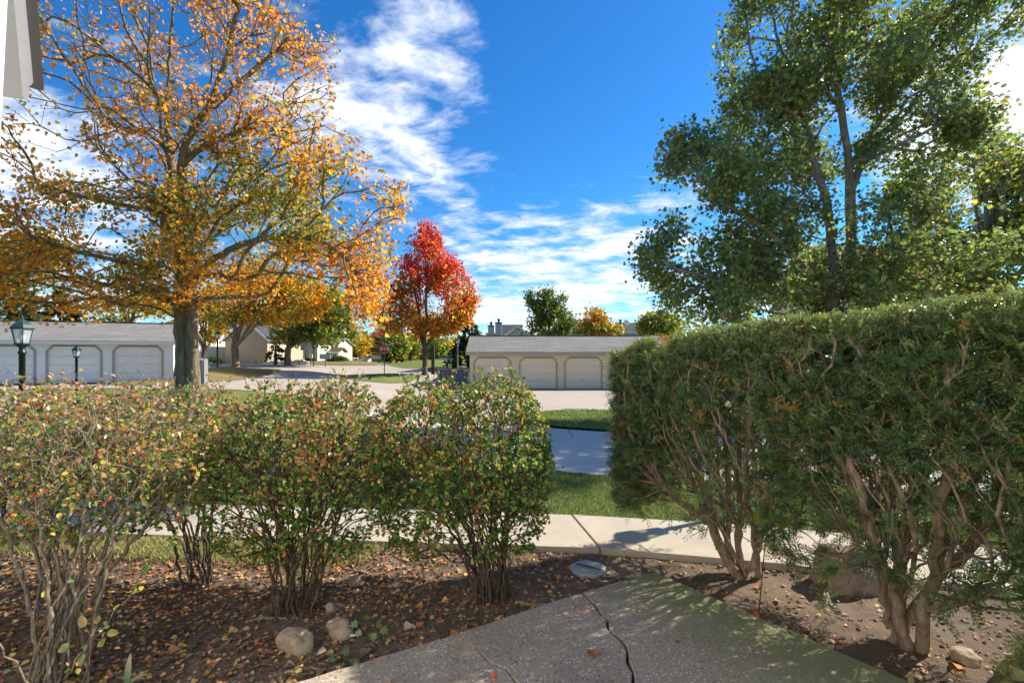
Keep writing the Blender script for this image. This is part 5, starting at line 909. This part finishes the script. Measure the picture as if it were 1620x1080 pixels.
# own building: upper wall corner, soffit and rake at top left
def near_building():
    t = thing('house', 'white house corner with raked eave at the top left, closest to the viewer', 'house', (-3.2, 2.4, 0)); z = 2.35
    def L(px, py, q): return tuple(W(px, py, q) - np.array([-3.2, 2.4, 0]))
    a = MB(); p = [L(-160, -240, z), L(14, -240, z), L(12, 0, z), L(0, 232, z), L(-160, 232, z)]; a.add(p + [(q[0], q[1] + .0 - .9, q[2]) for q in p][:0] + [(q[0] - .0, q[1] - .12, q[2]) for q in p], [(0, 1, 2, 3, 4)[::-1], (5, 6, 7, 8, 9)] + [(k, (k + 1) % 5, 5 + (k + 1) % 5, 5 + k) for k in range(5)]); a.build('corner_board', M['board'], t)
    def strip(nm, quad, m, thick=.018, zz=2.7): 
        q = [L(*s) for s in quad]; n = len(q); b = MB(); b.add(q + [(v[0] - thick, v[1] + thick * .15, v[2]) for v in q], [tuple(range(n)), tuple(range(2 * n - 1, n - 1, -1))] + [(k, k + n, (k + 1) % n + n, (k + 1) % n) for k in range(n)]); b.build(nm, M[m], t)
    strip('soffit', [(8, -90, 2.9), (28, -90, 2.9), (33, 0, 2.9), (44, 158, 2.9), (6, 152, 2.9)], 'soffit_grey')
    strip('rake_board', [(22, -90, 2.82), (35, -90, 2.82), (39, 0, 2.82), (52, 128, 2.82), (43.5, 159, 2.82), (40, 150, 2.82), (26, 0, 2.82)], 'board')
    strip('shadow_board', [(34, -90, 2.84), (42, -90, 2.84), (47, 0, 2.84), (60, 134, 2.84), (51.5, 130, 2.84), (39.5, 0, 2.84)], 'board', .012)
    strip('shingle_edge', [(42, -90, 2.80), (54, -90, 2.80), (59, 0, 2.80), (70, 143, 2.80), (52, 137, 2.80), (60, 132, 2.80), (47.5, 0, 2.80)], 'shingle_edge', .03)
    # the front of the house that this entrance belongs to, unseen behind the viewer, added to bounce sun into the shade; with door and window
    ox, oy = -3.2, 2.4; f = MB(); y0, y1 = -1.75 - oy, -1.55 - oy; f.box(-6 - ox, -.55 - ox, y0, y1, -.1, 5.6); f.box(.55 - ox, 2.2 - ox, y0, y1, -.1, 5.6); f.box(-.55 - ox, .55 - ox, y0, y1, 2.2, 5.6); f.box(2.2 - ox, 4.2 - ox, y0, y1, -.1, .9); f.box(2.2 - ox, 4.2 - ox, y0, y1, 2.3, 5.6); f.box(4.2 - ox, 9 - ox, y0, y1, -.1, 5.6); f.build('front_wall', M['side_w'], t)
    MB().box(-.54 - ox, .54 - ox, y0 + .02, y0 + .08, .02, 2.19).build('door', M['door_w'], t); w = MB().box(2.2 - ox, 2.28 - ox, y0, y1 + .03, .9, 2.3).box(4.12 - ox, 4.2 - ox, y0, y1 + .03, .9, 2.3).box(2.28 - ox, 4.12 - ox, y0, y1 + .03, 2.22, 2.3).box(2.28 - ox, 4.12 - ox, y0, y1 + .03, .9, .98).build('window', M['white'], t); MB().box(2.29 - ox, 4.11 - ox, y0 + .06, y0 + .08, .99, 2.21).build('pane', M['glass_dark'], w)
    MB().prism([(-6.4 - ox, 5.6), (9.4 - ox, 5.6), (9.4 - ox, 5.75), (-6.4 - ox, 5.75)], y0 - 6, y1 + .3).build('roof', M['roof_d'], t)
    MB().box(-3.9 - ox, -3.3 - ox, -1.54 - oy, 2.2 - oy, -.1, 5.5).build('side_wall', M['side_w'], t)
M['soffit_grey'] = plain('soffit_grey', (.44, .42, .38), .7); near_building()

# ------------------------------------------------------------------ small far things
def car(label, px, z, body, ang, L=4.5, ry=0):
    x = (px - CX) / F * z; gz = Tf(x, z) + .0; t = thing('parked_car', label, 'car', (x, z, gz), ang, 'cars parked at the road end'); h = L / 2
    prof = [(-h, .35), (-h, .75), (-h * .85, .88), (-h * .5, .95), (-h * .28, 1.38), (h * .35, 1.42), (h * .68, .98), (h * .97, .9), (h, .6), (h, .35)]; MB().prism(prof, -.85, .85).build('body', M[body], t)
    MB().prism([(-h * .44, 1.0), (-h * .25, 1.33), (h * .32, 1.36), (h * .56, 1.0)], -.86, .86).build('window', M['glass_dark'], t)
    for sx in (-.6, .62):
        for sy in (-.88, .70): MB().prism([(sx * h + .33 * math.cos(k * .524), .33 + .33 * math.sin(k * .524)) for k in range(12)], sy, sy + .18).build('wheel', M['rubber'], t)
car('dark car parked by the trees right of the stop sign post', 624, 88, 'car_dark', .2); car('silver car parked beyond the lawn left of the spruce', 706, 84, 'car_silver', .1)
for k, (px, py, w, h) in enumerate(((402, 574, 9, 5), (412, 575, 10, 5), (421, 576, 9, 5), (431, 577, 10, 6), (441, 577, 11, 6), (451, 577, 9, 6), (461, 576, 10, 7), (470, 575, 10, 8), (479, 575, 9, 9), (485, 577, 9, 6), (334, 572, 9, 6), (342, 573, 8, 5))):
    rock('edging_rock', ('pale boulder, %s from the left in the row edging the bank before the houses' % 'first second third fourth fifth sixth seventh eighth ninth tenth'.split()[k]) if k < 10 else ('pale boulder by the tan house corner, %s of two' % ('left', 'right')[k - 10]), px, py, w, h, 'rock_pale', 30 + k, .8, 'boulders edging the bank', 'boulder', z=53.0 if px > 380 else 46.)
def mound_bush(label, px, z, wpx, hpx, pal, seed, base_py):
    rng = np.random.default_rng(seed); x = (px - CX) / F * z; gz = Tf(x, z); t = thing('low_bush', label, 'bush', (x, z, gz)); a = wpx / F * z / 2; c = hpx / F * z; n = 2600; v = unit(rng.normal(size=(n, 3))); v[:, 2] = np.abs(v[:, 2]); P = v * np.array([a, a * .7, c]) * rng.uniform(.75, 1.03, (n, 1)); mb = MB()
    for k in range(7): e = unit(rng.normal(size=3)); mb.bar((0, 0, 0), (e[0] * a * .7, e[1] * a * .5, abs(e[2]) * c * .7), .03, 4, .01)
    mb.build('stem', M['bark_far'], t); f = link('foliage', leaves_mesh('bush_leaves', P, v + rng.normal(0, .6, (n, 3)), v + rng.normal(0, .5, (n, 3)), .2 * rng.uniform(.6, 1.2, n), pick(pal, (1, 1), n, rng), M['leaf'], 'lobed'), t); f['kind'] = 'stuff'
mound_bush('bright green spreading juniper at the road edge by the cream townhouse', 534, 58, 38, 13, [(.06, .12, .03), (.09, .16, .04)], 1, 575); mound_bush('low green bush at the corner of the tan house', 336, 51, 24, 9, [(.06, .12, .03), (.10, .15, .05)], 2, 575); mound_bush('dark rounded bush in front of the sage house', 490, 62, 20, 10, [(.04, .08, .02), (.06, .10, .03)], 3, 570)
def rail_fence():
    a = W(545, 570, 66)[:2]; b = W(566, 572, 72)[:2]; d = b - a; L = float(np.linalg.norm(d)); t = thing('rail_fence', 'short two-rail wooden fence by the road bend', 'fence', (a[0], a[1], Tf(*a)), math.atan2(d[1], d[0]))
    for k in range(4): MB().box(k * L / 3 - .06, k * L / 3 + .06, -.06, .06, -.2, 1.0).build('post', M['rock_pale'], t)
    for h in (.4, .8): MB().box(0, L, -.1, -.063, h - .05, h + .05).build('rail', M['rock_pale'], t)
rail_fence()
